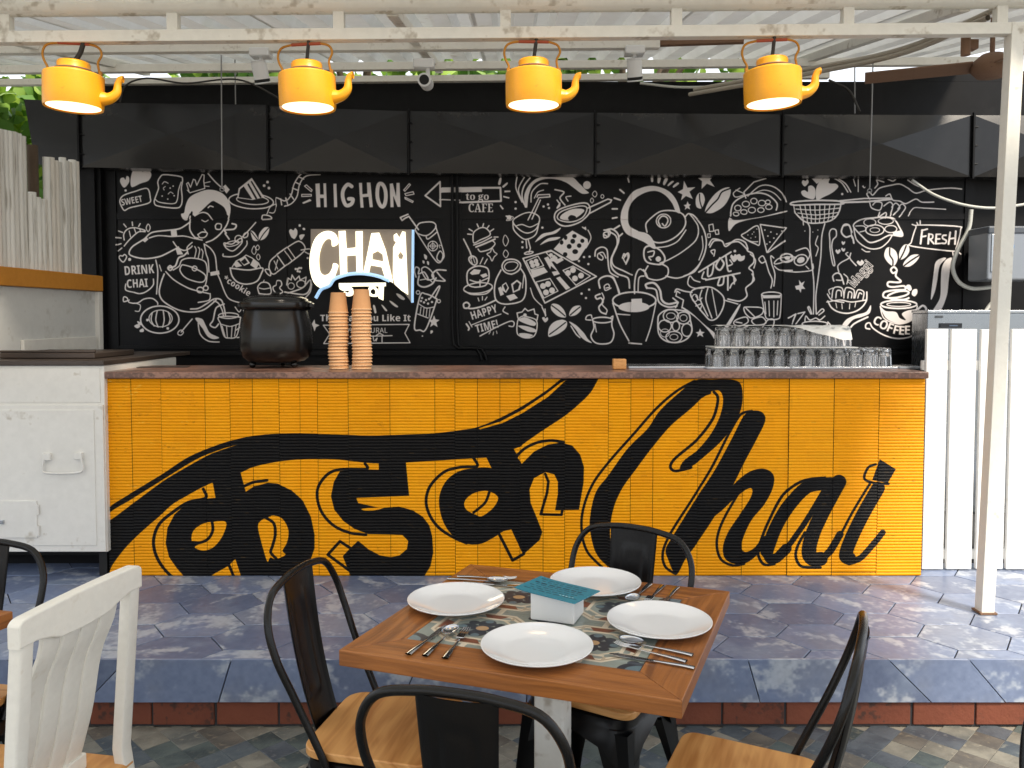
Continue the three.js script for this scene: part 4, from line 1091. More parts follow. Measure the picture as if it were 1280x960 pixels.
// ---------------------------------------------------------------- lit CHAI sign
{
  const Z = 5.8, T = (x, y, z = Z) => atZ(380 + x / 6, 280 + y / 6, z), sign = thing('lit_sign', 'glowing CHAI letters on a bronze plate fixed to the mural wall', 'sign', [0, 0, 0]);
  const shape = (pts, smooth) => { const v = pts.map(p => T(...p)).map(p => new THREE.Vector2(p.x, p.y)); if (!smooth) return new THREE.Shape(v); const c = new THREE.CatmullRomCurve3(v.map(q => V(q.x, q.y, 0)), true, 'centripetal'); return new THREE.Shape(c.getPoints(v.length * 6).map(q => new THREE.Vector2(q.x, q.y))); };
  const ex = (s, z0, d) => new THREE.ExtrudeGeometry(s, { depth: d, bevelEnabled: true, bevelSize: 0.002, bevelThickness: 0.002, bevelSegments: 1, curveSegments: 8 }).translate(0, 0, -z0);
  const plate = shape([[60, 42], [815, 46], [811, 590], [760, 520], [700, 465], [640, 425], [570, 395], [500, 378], [430, 370], [340, 374], [290, 385], [230, 412], [190, 455], [140, 480], [100, 450], [70, 380], [58, 250]]);
  mesh('back_plate', ex(plate, Z, 0.03), std({ color: 0x8f857b, metalness: 0.6, roughness: 0.42 }), sign);
  const lit = std({ color: 0xffffff, emissive: 0xfff2c8, emissiveIntensity: 0.9 }), litY = std({ color: 0xffffff, emissive: 0xf2ec62, emissiveIntensity: 1.3 });
  const zl = Z - 0.036;
  mesh('letter_c', ex(shape([[262, 150], [225, 170], [215, 120], [185, 115], [150, 150], [125, 230], [122, 300], [135, 370], [165, 388], [200, 375], [225, 330], [232, 300], [262, 310], [255, 350], [225, 420], [185, 468], [140, 480], [95, 450], [65, 380], [55, 290], [68, 190], [100, 110], [150, 68], [205, 60], [245, 82]], true), zl, 0.012), lit, sign);
  mesh('letter_h', ex(shape([[272, 60], [318, 58], [326, 190], [400, 182], [398, 62], [445, 60], [446, 362], [405, 366], [402, 236], [328, 240], [330, 372], [284, 386]]), zl, 0.012), lit, sign);
  { const s = shape([[515, 76], [570, 72], [618, 200], [672, 440], [620, 415], [592, 325], [505, 310], [492, 368], [458, 360], [485, 230]]); s.holes.push(shape([[520, 225], [560, 205], [598, 232], [604, 285], [518, 268]])); mesh('letter_a', ex(s, zl, 0.012), lit, sign); }
  { const s = shape([[682, 90], [700, 76], [722, 112], [745, 62], [764, 66], [768, 150], [785, 530], [740, 500], [690, 455], [676, 400], [678, 180], [700, 140], [684, 128]]); s.holes.push(shape([[708, 240], [728, 208], [752, 238], [746, 266], [720, 266]])); mesh('letter_i', ex(s, zl, 0.012), lit, sign); }
  const edge = std({ color: 0xbfe0ff, emissive: 0x9fd0ff, emissiveIntensity: 0.4 });
  mesh('edge_light', tube([[88, 556], [130, 490], [190, 462], [225, 415], [290, 388], [340, 376], [430, 371], [500, 379], [570, 396], [640, 426]].map(q => T(...q, Z - 0.045)), 0.012), edge, sign);
  mesh('edge_light', tube([[818, 44], [816, 300], [813, 590]].map(q => T(...q, Z - 0.045)), 0.009), edge, sign);
  const em = thing('emblem_sign', 'small white lit emblem of joined loops below the CHAI sign', 'sign');
  const ring = shape([[490, 510], [500, 475], [530, 472], [555, 490], [560, 540], [530, 545], [495, 535]], true); ring.holes.push(shape([[505, 505], [525, 488], [542, 500], [540, 528], [515, 525]], true));
  const ring2 = shape([[275, 480], [330, 470], [370, 485], [375, 530], [340, 542], [310, 525], [312, 510], [340, 520], [350, 500], [300, 500]], true);
  mesh('bar', ex(shape([[274, 448], [618, 444], [618, 466], [274, 470]]), zl, 0.012), lit, em); mesh('loop', ex(ring, zl, 0.012), lit, em); mesh('loop', ex(ring2, zl, 0.012), lit, em); mesh('stem', ex(shape([[570, 468], [604, 466], [600, 572], [568, 556]]), zl, 0.012), lit, em); mesh('mount', ex(shape([[300, 460], [600, 460], [600, 470], [300, 470]]), WZ - 0.006, WZ - zl - 0.012), M.dark, em);
  mesh('mount', ex(shape([[120, 90], [760, 90], [760, 300], [120, 300]]), WZ - 0.006, WZ - Z - 0.012), M.dark, sign);
  const c = T(430, 250, Z - 0.09), l = new THREE.RectAreaLight(0xfff0cf, 1.6, 0.6, 0.34); l.name = 'sign_light'; l.position.copy(c); l.lookAt(c.x, c.y, 0); sign.add(l);
  const l2 = new THREE.RectAreaLight(0xfff0cf, 0.2, 0.6, 0.34); l2.name = 'sign_back_light'; l2.position.set(c.x, c.y, c.z + 0.001); l2.lookAt(c.x, c.y, -9); sign.add(l2);
}
// ---------------------------------------------------------------- left side: cabinet, side wall, cane screen
{
  const fz = CZ - 0.03, xr = atZ(132, 560, fz).x, top = atZ(60, 457, fz).y, bot = atZ(60, 690, fz).y;
  const cab = thing('metal_cabinet', 'white painted metal cabinet with drop handle beside the yellow counter', 'cabinet', [0, 0, 0]);
  const xl = -3.25, w = xr - xl, D = 0.9, Y = v => atZ(60, v, fz).y, X = u => atZ(u, 560, fz).x;
  mesh('carcass', boxUV(rbx(w, top - bot, D, 0.004, (xl + xr) / 2, (top + bot) / 2, -fz - D / 2)), M.cabinet, cab);
  mesh('upper_panel', boxUV(rbx(X(127) - xl - .05, Y(460) - Y(503), 0.006, 0.002, (X(127) + xl + .05) / 2, (Y(460) + Y(503)) / 2, -fz + 0.001)), M.cabinet, cab);
  const d = mesh('door', boxUV(rbx(X(131) - xl - .05, Y(506) - Y(689), 0.014, 0.003, (X(131) + xl + .05) / 2, (Y(506) + Y(689)) / 2, -fz + 0.004)), M.cabinet, cab);
  mesh('door_panel', boxUV(rbx(X(120) - xl - .09, Y(512) - Y(681), 0.006, 0.002, (X(120) + xl + .09) / 2, (Y(512) + Y(681)) / 2, -fz + 0.0125)), M.cabinet, d);
  const hz = -fz + 0.03;
  mesh('handle', [tube([V(X(59), Y(571), hz), V(X(57), Y(588), hz), V(X(60), Y(589.5), hz), V(X(104), Y(588.5), hz), V(X(106.5), Y(586), hz), V(X(105), Y(570), hz)], 0.0055, 8, 40), rbx(0.04, 0.035, 0.02, 0.004, X(62), Y(570), hz - 0.006), rbx(0.04, 0.035, 0.02, 0.004, X(101), Y(569), hz - 0.006)], M.cabinet, d);
  const h = mesh('hatch', boxUV(rbx(X(47) - X(2), Y(625) - Y(671), 0.008, 0.002, (X(47) + X(2)) / 2, (Y(625) + Y(671)) / 2, -fz + 0.018)), M.cabinet, d);
  mesh('hatch_hinge', [cyl(0.006, 0.006, Y(630) - Y(642), X(48.5), Y(636), -fz + 0.022, 10), cyl(0.006, 0.006, Y(656) - Y(668), X(48.5), Y(662), -fz + 0.022, 10)], M.cabinet, h);
  mesh('hatch_latch', rbx(0.02, 0.02, 0.012, 0.003, X(4), Y(651), -fz + 0.026), M.steel, h);
  const wt = top + 0.002;
  mesh('worktop', boxUV(rbx(w + 0.008, 0.022, 1.12, 0.003, (xl + xr) / 2 + 0.002, wt + 0.0115, -fz - 0.545)), M.darkSlab, cab);
  for (const [x, z] of [[xr - 0.04, -fz - 0.05], [xl + 0.3, -fz - 0.05], [xr - 0.04, -fz - D + 0.05], [xl + 0.3, -fz - D + 0.05]]) mesh('leg', bx(0.04, bot - PH - 0.002, 0.04, x, (bot + PH + 0.002) / 2, z), M.dark, cab);
  mesh('back_panel', bx(w - 0.06, bot - PH - .004, 0.01, (xl + xr) / 2, (bot + PH) / 2, -fz - 0.4), M.dark, cab);
  single('griddle_tray', [rbx(0.5, 0.03, 0.46, 0.006, -2.44, wt + 0.0387, -fz - 0.42), rbx(0.5, 0.012, 0.02, 0.004, -2.44, wt + 0.0605, -fz - 0.2)], M.darkSlab, 'dark flat griddle slab on top of the white metal cabinet', 'griddle');
  // side wall
  const SX = -2.72, base = wt + 0.024, z0 = 4.36, z1 = 5.45, hb = atZ(0, 357, 4.4).y, ht = atZ(0, 333, 4.4).y;
  const wall = thing('side_wall', 'white panelled low wall with an ochre capping beam beyond the cabinet', 'wall');
  mesh('panel', boxUV(bx(0.06, hb - base, z1 - z0 + 0.5, SX - 0.03, (hb + base) / 2, -(z0 + z1) / 2 + 0.25)), M.sidePanel, wall);
  mesh('end_strip', boxUV(rbx(0.05, hb - base - .002, 0.05, 0.004, SX + 0.002, (hb + base) / 2, -z1 - 0.01)), M.cabinet, wall);
  mesh('skirting', boxUV(rbx(0.02, 0.09, 0.8, 0.004, SX + 0.011, base + 0.046, -5.0)), M.cabinet, wall);
  mesh('capping_beam', boxUV(rbx(0.11, ht - hb, z1 - z0 + 0.56, 0.006, SX - 0.02, (hb + ht) / 2 + 0.001, -(z0 + z1) / 2 + 0.25)), M.ochre, wall);
  mesh('base_block', boxUV(bx(0.3, base - 0.03, 1.2, SX - 0.22 - 0.3, (base - 0.03) / 2, -5.1)), M.sidePanel, wall);
  const scr = thing('cane_screen', 'whitewashed split cane screen standing on the ochre beam', 'screen');
  const zs = [], g0 = new THREE.CylinderGeometry(0.021, 0.022, 1, 10, 1); let z = 3.9;
  while (z < 5.33) { const r = rr(0.85, 1.15); zs.push([z, r]); z += 0.041 * r; }
  for (const [zz, r] of zs) { const u = 640 + (SX - 0.05) / zz * F; let v = zz < 4.4 ? 165 : u < 32 ? 163 + u * 0.25 : u < 60 ? 240 + (u - 32) * 0.35 : 200; const yt = atZ(0, v, zz).y + rr(-0.015, 0.015), c = mesh('cane', g0, M.bamboo[Math.floor(R() * 3)], scr); c.scale.set(r, yt - ht, r); c.position.set(SX - 0.035 + rr(-.004, .004), (yt + ht) / 2 + 0.001, -zz); c.rotation.y = R() * 6; }
  for (const zz of [4.82, 4.94]) mesh('stake', cyl(0.03, 0.03, 0.74, SX - 0.1, ht + 0.371, -zz, 10), M.bark, scr);
}
// ---------------------------------------------------------------- trees behind the screen and the wall
function tree(label, x, z, h, rx, ry, n, cy, ls) {
  const t = thing('leafy_tree', label, 'tree', [x, 0, z], 0, 'trees behind the cafe'), L = [[], [], []];
  const trunk = [taper([[0, 0, 0], [0.05, h * 0.3, 0.03], [-0.03, h * 0.6, 0], [0.02, h, 0]], [0.13, 0.1, 0.07, 0.03])];
  const tips = [];
  for (let k = 0; k < 11; k++) { const a = k * 2.4, y = cy - ry + ry * 1.6 * R(), b = V(Math.cos(a) * rx * rr(.5, .9), y + ry * rr(0.1, .4), Math.sin(a) * rx * rr(.5, .9)); trunk.push(taper([[0, Math.min(h * .95, y * 0.75), 0], [b.x * 0.5, y * 0.92, b.z * 0.5], b.toArray()], [0.05, 0.03, 0.01], 6)); tips.push(b); }
  mesh('trunk', merge(trunk), M.bark, t);
  const lf = new THREE.PlaneGeometry(1, 1, 2, 1), lp = lf.attributes.position; for (let i = 0; i < lp.count; i++) { const X = lp.getX(i); lp.setXYZ(i, X, lp.getY(i) * (Math.abs(X) > .4 ? 0.25 : 1), -Math.abs(X) * 0.35); } lf.computeVertexNormals();
  const clumps = []; for (let k = 0; k < 46; k++) { const a = R() * 6.283, c = rr(-1, 1), q = Math.cbrt(rr(0.15, 1)); clumps.push([Math.cos(a) * Math.sqrt(1 - c * c) * rx * q, cy + c * ry * q, Math.sin(a) * Math.sqrt(1 - c * c) * rx * q, rr(.18, .42)]); }
  for (let i = 0; i < n; i++) { const c = clumps[Math.floor(R() * clumps.length)], a = R() * 6.283, d = rr(-1, 1), q = Math.sqrt(R()) * c[3], s = ls * rr(.6, 1.3); const g = lf.clone().scale(s * 1.2, s * 0.9, s).rotateX(rr(-1.4, .3)).rotateZ(rr(-1, 1)).rotateY(R() * 6.283).translate(c[0] + Math.cos(a) * Math.sqrt(1 - d * d) * q, c[1] + d * q * .8, c[2] + Math.sin(a) * Math.sqrt(1 - d * d) * q); L[Math.floor(R() * 3)].push(g); }
  const cr = mesh('crown', merge(L[0]), M.leaf[0], t); mesh('leaf_tone', merge(L[1]), M.leaf[1], cr); mesh('leaf_tone', merge(L[2]), M.leaf[2], cr);
}
tree('bright leafy tree showing over the cane screen', -4.7, -6.7, 3.2, 1.2, 1.5, 5200, 3.1, 0.12);
tree('leafy tree glimpsed through the gap behind the long cake slice wire', -1.6, -8.6, 3.4, 1.7, 1.1, 3000, 4.1, 0.14);
tree('leafy tree glimpsed through the roof gap behind the security camera', 1.2, -9.0, 3.4, 1.8, 1.1, 3000, 4.3, 0.14);
// ---------------------------------------------------------------- white slat gate on the right
{
  const Z = 4.3, gate = thing('slat_gate', 'white painted vertical slat gate closing the counter end', 'gate'), Y1 = atZ(1200, 412, Z).y, Y0 = PH + 0.006;
  for (const [a, b] of [[1154.5, 1181], [1185, 1216.5], [1222, 1256], [1260, 1292], [1297, 1330], [1335, 1368]]) { const x0 = atZ(a, 560, Z).x, x1 = atZ(b, 560, Z).x; mesh('slat', boxUV(rbx(x1 - x0, Y1 - Y0 + rr(-.003, .003), 0.022, 0.003, (x0 + x1) / 2, (Y1 + Y0) / 2 + 0.002, -Z + rr(-.001, .001))), M.whiteFence, gate); }
  for (const v of [457, 694]) { const y = atZ(1200, v, Z).y; mesh('rail', boxUV(rbx(atZ(1368, v, Z).x - atZ(1155, v, Z).x, 0.05, 0.025, 0.003, (atZ(1368, v, Z).x + atZ(1155, v, Z).x) / 2, y, -Z - 0.026)), M.whiteFence, gate); }
  // stainless unit behind the gate
  const fz = 5.56, x0 = atZ(1160, 400, fz).x, x1 = x0 + 0.8, yt = atZ(1200, 391, fz).y;
  const fr = thing('steel_fridge', 'stainless steel undercounter fridge top behind the white gate', 'fridge');
  mesh('body', rbx(x1 - x0, yt - PH - .004, 0.22, 0.006, (x0 + x1) / 2, (yt + PH) / 2, -fz - 0.115), M.brushed, fr);
  mesh('top_trim', rbx(x1 - x0 + .006, 0.02, 0.23, 0.004, (x0 + x1) / 2, yt + 0.008, -fz - 0.115), M.steel, fr);
  mesh('vent_grille', [0, 1, 2].map(k => bx(0.05, 0.003, 0.006, atZ(1183, 0, fz).x, atZ(0, 395 + k, fz).y, -fz + 0.001)), M.dark, fr);
  mesh('control_panel', bx(atZ(1202, 400, fz).x - atZ(1175, 400, fz).x, atZ(0, 404, fz).y - atZ(0, 410, fz).y, 0.012, atZ(1188.5, 400, fz).x, atZ(0, 407, fz).y, -fz + 0.002), std({ color: 0x14181f, roughness: 0.3 }), fr);
  mesh('display', bx(0.055, 0.008, 0.004, atZ(1191, 400, fz).x, atZ(0, 407, fz).y, -fz + 0.0095), std({ color: 0x4a5a70, roughness: 0.3 }), fr);
  // water purifier on the wall
  const pz = 5.62, p = atZ(1256, 318, pz), pw = thing('water_purifier', 'grey wall mounted water purifier with blue drop badge by the post', 'purifier', p.toArray()), sx = pz / F;
  mesh('body', rbx(68 * sx, 66 * sx, 0.24, 0.015), std({ color: 0x8d939b, roughness: 0.35, metalness: 0.4 }), pw);
  mesh('top_cover', rbx(68.6 * sx, 9 * sx, 0.25, 0.01, 0, 28 * sx, 0.003), std({ color: 0x4d535c, roughness: 0.4 }), pw);
  mesh('chrome_strip', rbx(8 * sx, 46 * sx, 0.012, 0.004, -26 * sx, 0, 0.122), M.steel, pw); mesh('chrome_strip', rbx(8 * sx, 46 * sx, 0.012, 0.004, -16 * sx, 0, 0.122), M.steel, pw);
  const dr = mesh('drop_badge', new THREE.SphereGeometry(4 * sx, 16, 12).scale(1, 1.3, 0.3).translate(-6 * sx, 8 * sx, 0.122), std({ color: 0x2a78b8, roughness: 0.25 }), pw); mesh('drop_tip', new THREE.ConeGeometry(2.2 * sx, 8 * sx, 12).scale(1, 1, .3).translate(-6 * sx, 15 * sx, 0.122), std({ color: 0x2a78b8, roughness: 0.25 }), dr);
  for (let k = 0; k < 4; k++) mesh('button', cyl(1.2 * sx, 1.2 * sx, 0.008, 0, 0, 0, 12).rotateX(Math.PI / 2).translate(-6 * sx, -(4 + 4 * k) * sx, 0.122), M.whitePlastic, pw);
  mesh('bracket', bx(0.2, 0.1, WZ - pz - 0.12 - 0.02, 0, 0, -(WZ - pz + 0.12 - 0.02) / 2 ), M.dark, pw);
  single('water_hose', tube([[1214, 262], [1211, 285], [1196, 315], [1191, 335], [1198, 352], [1212, 360], [1230, 360], [1246, 357]].map(q => atZ(...q, 5.75)), 0.014, 10, 60), M.cableWhite, 'pale loop of water hose hanging beside the FRESH doodle', 'hose');
  single('power_cable', tube([[1140, 225], [1165, 242], [1190, 252], [1215, 258], [1245, 260], [1290, 254]].map(q => atZ(...q, 5.78)), 0.01, 8, 50), M.cableWhite, 'grey cable sagging across the wall above FRESH', 'cable');
  single('drain_tube', tube([[1250, 368], [1240, 378], [1228, 394]].map(q => atZ(...q, 5.6)), 0.012), M.cableWhite, 'short slanted white tube below the water purifier', 'tube');
}
// ---------------------------------------------------------------- on the counter
{
  const z = 4.55, b = atZ(346, 459, z), pot = thing('soup_kettle', 'round black soup kettle with lid standing on the counter', 'pot', [b.x, TOP, -z]), s = z / F;
  mesh('body', lathe([[0, 0.03], [0.11, 0.03], [0.15, 0.036], [0.178, 0.06], [0.192, 0.1], [0.193, 0.155], [0.1905, 0.16], [0.193, 0.166], [0.188, 0.22], [0.176, 0.275], [0.167, 0.315], [0.165, 0.318]], 56), M.pot, pot);
  mesh('rim', lathe([[0.164, 0.312], [0.186, 0.316], [0.191, 0.33], [0.191, 0.352], [0.186, 0.36], [0.17, 0.362]], 56), M.pot, pot);
  const lid = mesh('lid', lathe([[0.172, 0.356], [0.17, 0.372], [0.14, 0.386], [0.06, 0.395], [0, 0.396]], 56), M.pot, pot); mesh('knob', lathe([[0, 0.41], [0.02, 0.408], [0.022, 0.4], [0.012, 0.395]], 20), M.pot, lid);
  for (const x of [-0.19, 0.19]) mesh('ear', rbx(0.03, 0.028, 0.05, 0.008, x, 0.338, 0), M.pot, pot);
  for (let k = 0; k < 3; k++) { const a = 0.55 + k * 2.094; mesh('foot', new THREE.SphereGeometry(0.019, 14, 10).translate(Math.sin(a - .55 - 1.03) * 0.13, 0.019, Math.cos(a - .55 - 1.03) * 0.13), M.pot, pot); }
  // cup stacks, cups upside down
  const cup = thing('paper_cup', 'x', 'cup', [0, 0, 0], 0, 'cups in the shorter stack');
  const R0 = 0.0515, R1 = 0.0385, Hc = 0.108;
  mesh('wall', lathe([[R0 - 0.001, 0.003], [R1, Hc], [R1 - 0.003, Hc], [R1 - 0.004, Hc - 0.006], [0, Hc - 0.006]], 32), M.kraft, cup);
  mesh('lip', new THREE.TorusGeometry(R0, 0.0028, 8, 32).rotateX(Math.PI / 2).translate(0, 0.003, 0), M.kraftLip, cup);
  let first = true;
  for (const [u, v, n, zz, lab, grp] of [[423, 366, 0, 4.42, 'brown paper cup in the shorter inverted stack beside the pot', 'cups in the shorter stack'], [452, 362, 0, 4.40, 'brown paper cup in the taller inverted stack of paper cups', 'cups in the taller stack']]) {
    const x = atZ(u, 420, zz).x, yt = atZ(u, v, zz).y - Hc, N = u < 440 ? 18 : 19, st = (yt - TOP) / (N - 1);
    for (let k = 0; k < N; k++) { const pos = [x + rr(-.0016, .0016) + (u < 440 ? 1 : -1) * 0.00022 * k * k * 0.5 * 0.05 + 0.0022 * Math.sin(k * 0.5 + u), TOP + 0.001 + k * st, -zz + rr(-.0012, .0012)]; if (first) { cup.position.set(...pos); cup.userData.label = lab; first = false; } else dup(cup, pos, R() * 6, lab, grp); }
  }
  // trays and upside down tumblers
  const tray = (u0, u1, zz, y, d, name, lab, mat = M.steel) => { const x0 = atZ(u0, 460, zz).x, x1 = atZ(u1, 460, zz).x; return single(name, [rbx(x1 - x0, 0.006, d, 0.002, (x0 + x1) / 2, y + 0.003, -zz - d / 2), rbx(x1 - x0, 0.012, 0.006, 0.002, (x0 + x1) / 2, y + 0.006, -zz), rbx(0.006, 0.012, d, 0.002, x0, y + 0.006, -zz - d / 2), rbx(0.006, 0.012, d, 0.002, x1, y + 0.006, -zz - d / 2)], mat, lab, 'tray'); };
  tray(884, 988, 4.38, TOP + 0.001, 0.3, 'steel_tray', 'flat steel tray under the tumblers nearer the wooden block');
  tray(990, 1122, 4.38, TOP + 0.001, 0.3, 'steel_tray', 'flat steel tray under the tumblers by the white gate');
  tray(786, 882, 4.42, TOP + 0.001, 0.34, 'steel_tray', 'empty flat steel tray beside the small wooden block');
  tray(1124, 1154, 4.4, TOP + 0.001, 0.25, 'steel_tray', 'short empty steel tray at the counter end');
  const gl = thing('glass_tumbler', 'x', 'tumbler', [0, 0, 0], 0, 'tumblers in the lower tier');
  const r = 0.037, H = 0.102;
  mesh('glass', lathe([[r, 0], [r - 0.0012, 0.004], [r - 0.0035, H * .55], [r - 0.006, H - 0.004], [r - 0.009, H], [0, H - 0.001], [0, H - 0.012], [r - 0.011, H - 0.012], [r - 0.007, H * .55], [r - 0.0035, 0.003], [r, 0]], 24), M.tumbler, gl);
  let f1 = true; const tl = 'clear glass tumbler upside down in the lower tier on trays', tu = 'clear glass tumbler upside down in the upper tier under plastic sheet';
  for (let row = 0; row < 3; row++) for (let k = 0; k < 12; k++) { const zz = 4.43 + row * 0.079, x = atZ(898 + k * 18.9, 450, 4.43).x + (row & 1 ? 0.01 : 0); const pos = [x + rr(-.003, .003), TOP + 0.0075, -zz + rr(-.004, .004)]; if (f1) { gl.position.set(...pos); gl.userData.label = tl; f1 = false; } else dup(gl, pos, 0, tl, 'tumblers in the lower tier'); }
  const y2 = TOP + 0.0075 + H;
  for (let row = 0; row < 2; row++) for (let k = 0; k < 9; k++) dup(gl, [atZ(906 + k * 18.9, 430, 4.46).x + rr(-.003, .003), y2 + 0.0072, -4.47 - row * 0.079], 0, tu, 'tumblers in the upper tier');
  { const x0 = atZ(892, 430, 4.43).x, x1 = atZ(1070, 430, 4.43).x; single('clear_tray', rbx(x1 - x0, 0.006, 0.22, 0.002, (x0 + x1) / 2, y2 + 0.0036, -4.51), M.plastic, 'thin clear tray between the two tiers of tumblers', 'tray'); }
  { // loose plastic sheet over the upper tier
    const g = new THREE.PlaneGeometry(1, 1, 40, 14), p = g.attributes.position, x0 = atZ(897, 420, 4.43).x, x1 = atZ(1064, 420, 4.43).x, ty = y2 + 0.0072 + H + 0.003;
    for (let i = 0; i < p.count; i++) { const a = p.getX(i) + .5, b = p.getY(i) + .5; const over = Math.max(0, b - 0.72) / 0.28, drop = sm(0.45, 1, a); p.setXYZ(i, x0 + (x1 - x0) * a, ty + 0.006 * Math.abs(Math.sin(a * 14 + b * 3)) + 0.004 * Math.sin(a * 31) * b * .5 - over * over * 0.075 * drop + 0.004, -4.59 + b * 0.165 + over * 0.012); }
    g.computeVertexNormals(); single('plastic_sheet', g, M.plastic, 'wrinkled translucent plastic sheet lying over the tumblers', 'sheet');
  }
  { const zz = 4.36, c = atZ(774, 455, zz); single('wooden_block', rbx(0.07, 0.055, 0.05, 0.006, c.x, TOP + 0.0285, -zz), M.seatWood, 'small pale wooden block on the counter edge', 'block'); }
  single('paper_scrap', [bx(0.26, 0.003, 0.1, 0, 0, 0).rotateY(0.2).translate(atZ(200, 455, 4.5).x, TOP + 0.003, -4.55)], M.darkSlab, 'thin brown board lying on the counter beside the cabinet', 'board');
}
// ---------------------------------------------------------------- dining table
const TY = 0.742, tc = V(0.117, 0, 0), cor = [[427, 812], [849, 876], [915, 739], [585, 705]].map(q => atY(...q, TY));
tc.set(0, 0, 0); cor.forEach(c => tc.add(c)); tc.multiplyScalar(0.25);
const ex = cor[1].clone().sub(cor[0]).add(cor[2].clone().sub(cor[3])).multiplyScalar(0.5), ez = cor[0].clone().sub(cor[3]).add(cor[1].clone().sub(cor[2])).multiplyScalar(0.5);
const SH = ez.dot(ex) / ex.length() / ez.length();
const TA = Math.atan2(-ex.z, ex.x) , TW = ex.length(), TD = ez.length();
const toT = (u, v, y = TY) => { const p = atY(u, v, y).sub(V(tc.x, 0, tc.z)); return p.applyAxisAngle(V(0, 1, 0), -TA); };  // into table space
const fromT = (x, y, z) => V(x, y, z).applyAxisAngle(V(0, 1, 0), TA).add(V(tc.x, 0, tc.z));
const inlayTex = (() => {
  const cv = document.createElement('canvas'); cv.width = cv.height = 512; const g = cv.getContext('2d');
  g.fillStyle = '#8b938c'; g.fillRect(0, 0, 512, 512);
  for (let i = 0; i < 900; i++) { g.globalAlpha = .12; g.fillStyle = R() < .5 ? '#5c645f' : '#8d938b'; g.fillRect(R() * 512, R() * 512, rr(3, 16), rr(2, 8)); } g.globalAlpha = 1;
  const oct = (r, w, c) => { g.strokeStyle = c; g.lineWidth = w; g.beginPath(); for (let i = 0; i < 8; i++) { const a = (i + .5) * Math.PI / 4; g[i ? 'lineTo' : 'moveTo'](256 + r * Math.cos(a), 256 + r * Math.sin(a)); } g.closePath(); g.stroke(); };
  oct(214, 40, '#d6c9b4'); oct(214, 9, '#a6947c'); oct(150, 14, '#cdbfa8');
  for (let k = 0; k < 4; k++) { g.save(); g.translate(256, 256); g.rotate(k * Math.PI / 2); g.fillStyle = '#7d4a35'; g.beginPath(); g.moveTo(-60, -196); g.lineTo(60, -196); g.lineTo(34, -150); g.lineTo(-34, -150); g.fill(); g.fillStyle = '#d8cbb6'; g.fillRect(-84, -150, 168, 16); g.fillRect(-14, -256, 28, 52);
    g.fillStyle = '#b5a48c'; g.fillRect(-96, -196, 14, 46); g.fillRect(82, -196, 14, 46);
    g.fillStyle = '#2e323b'; g.beginPath(); g.ellipse(0, -66, 40, 52, 0, 0, 7); g.fill(); g.beginPath(); g.ellipse(62, -62, 26, 26, 0, 0, 7); g.fill(); g.fillStyle = '#5f727b'; g.beginPath(); g.ellipse(0, -96, 20, 22, 0, 0, 7); g.fill();
    g.fillStyle = '#2e323b'; g.beginPath(); g.arc(256, 256, 92, 0, 7); g.fill(); g.fillStyle = '#62767f'; g.beginPath(); g.arc(256, 256, 60, 0, 7); g.fill(); g.fillStyle = '#2e323b'; g.beginPath(); g.arc(216, 176, 26, 0, 7); g.fill(); g.restore(); }
  g.fillStyle = '#b3906a'; g.beginPath(); g.arc(256, 256, 34, 0, 7); g.fill(); g.strokeStyle = '#2e323b'; g.lineWidth = 8; g.stroke();
  const t = new THREE.CanvasTexture(cv); t.colorSpace = THREE.SRGBColorSpace; t.magFilter = THREE.LinearFilter; t.anisotropy = 8; return t;
})();
const inlayMat = phy({ map: inlayTex, roughness: 0.3, clearcoat: 0.3, clearcoatRoughness: 0.2 });
const shearM = new THREE.Matrix4().set(1, 0, SH, 0, 0, 1, 0, 0, 0, 0, 1, 0, 0, 0, 0, 1);
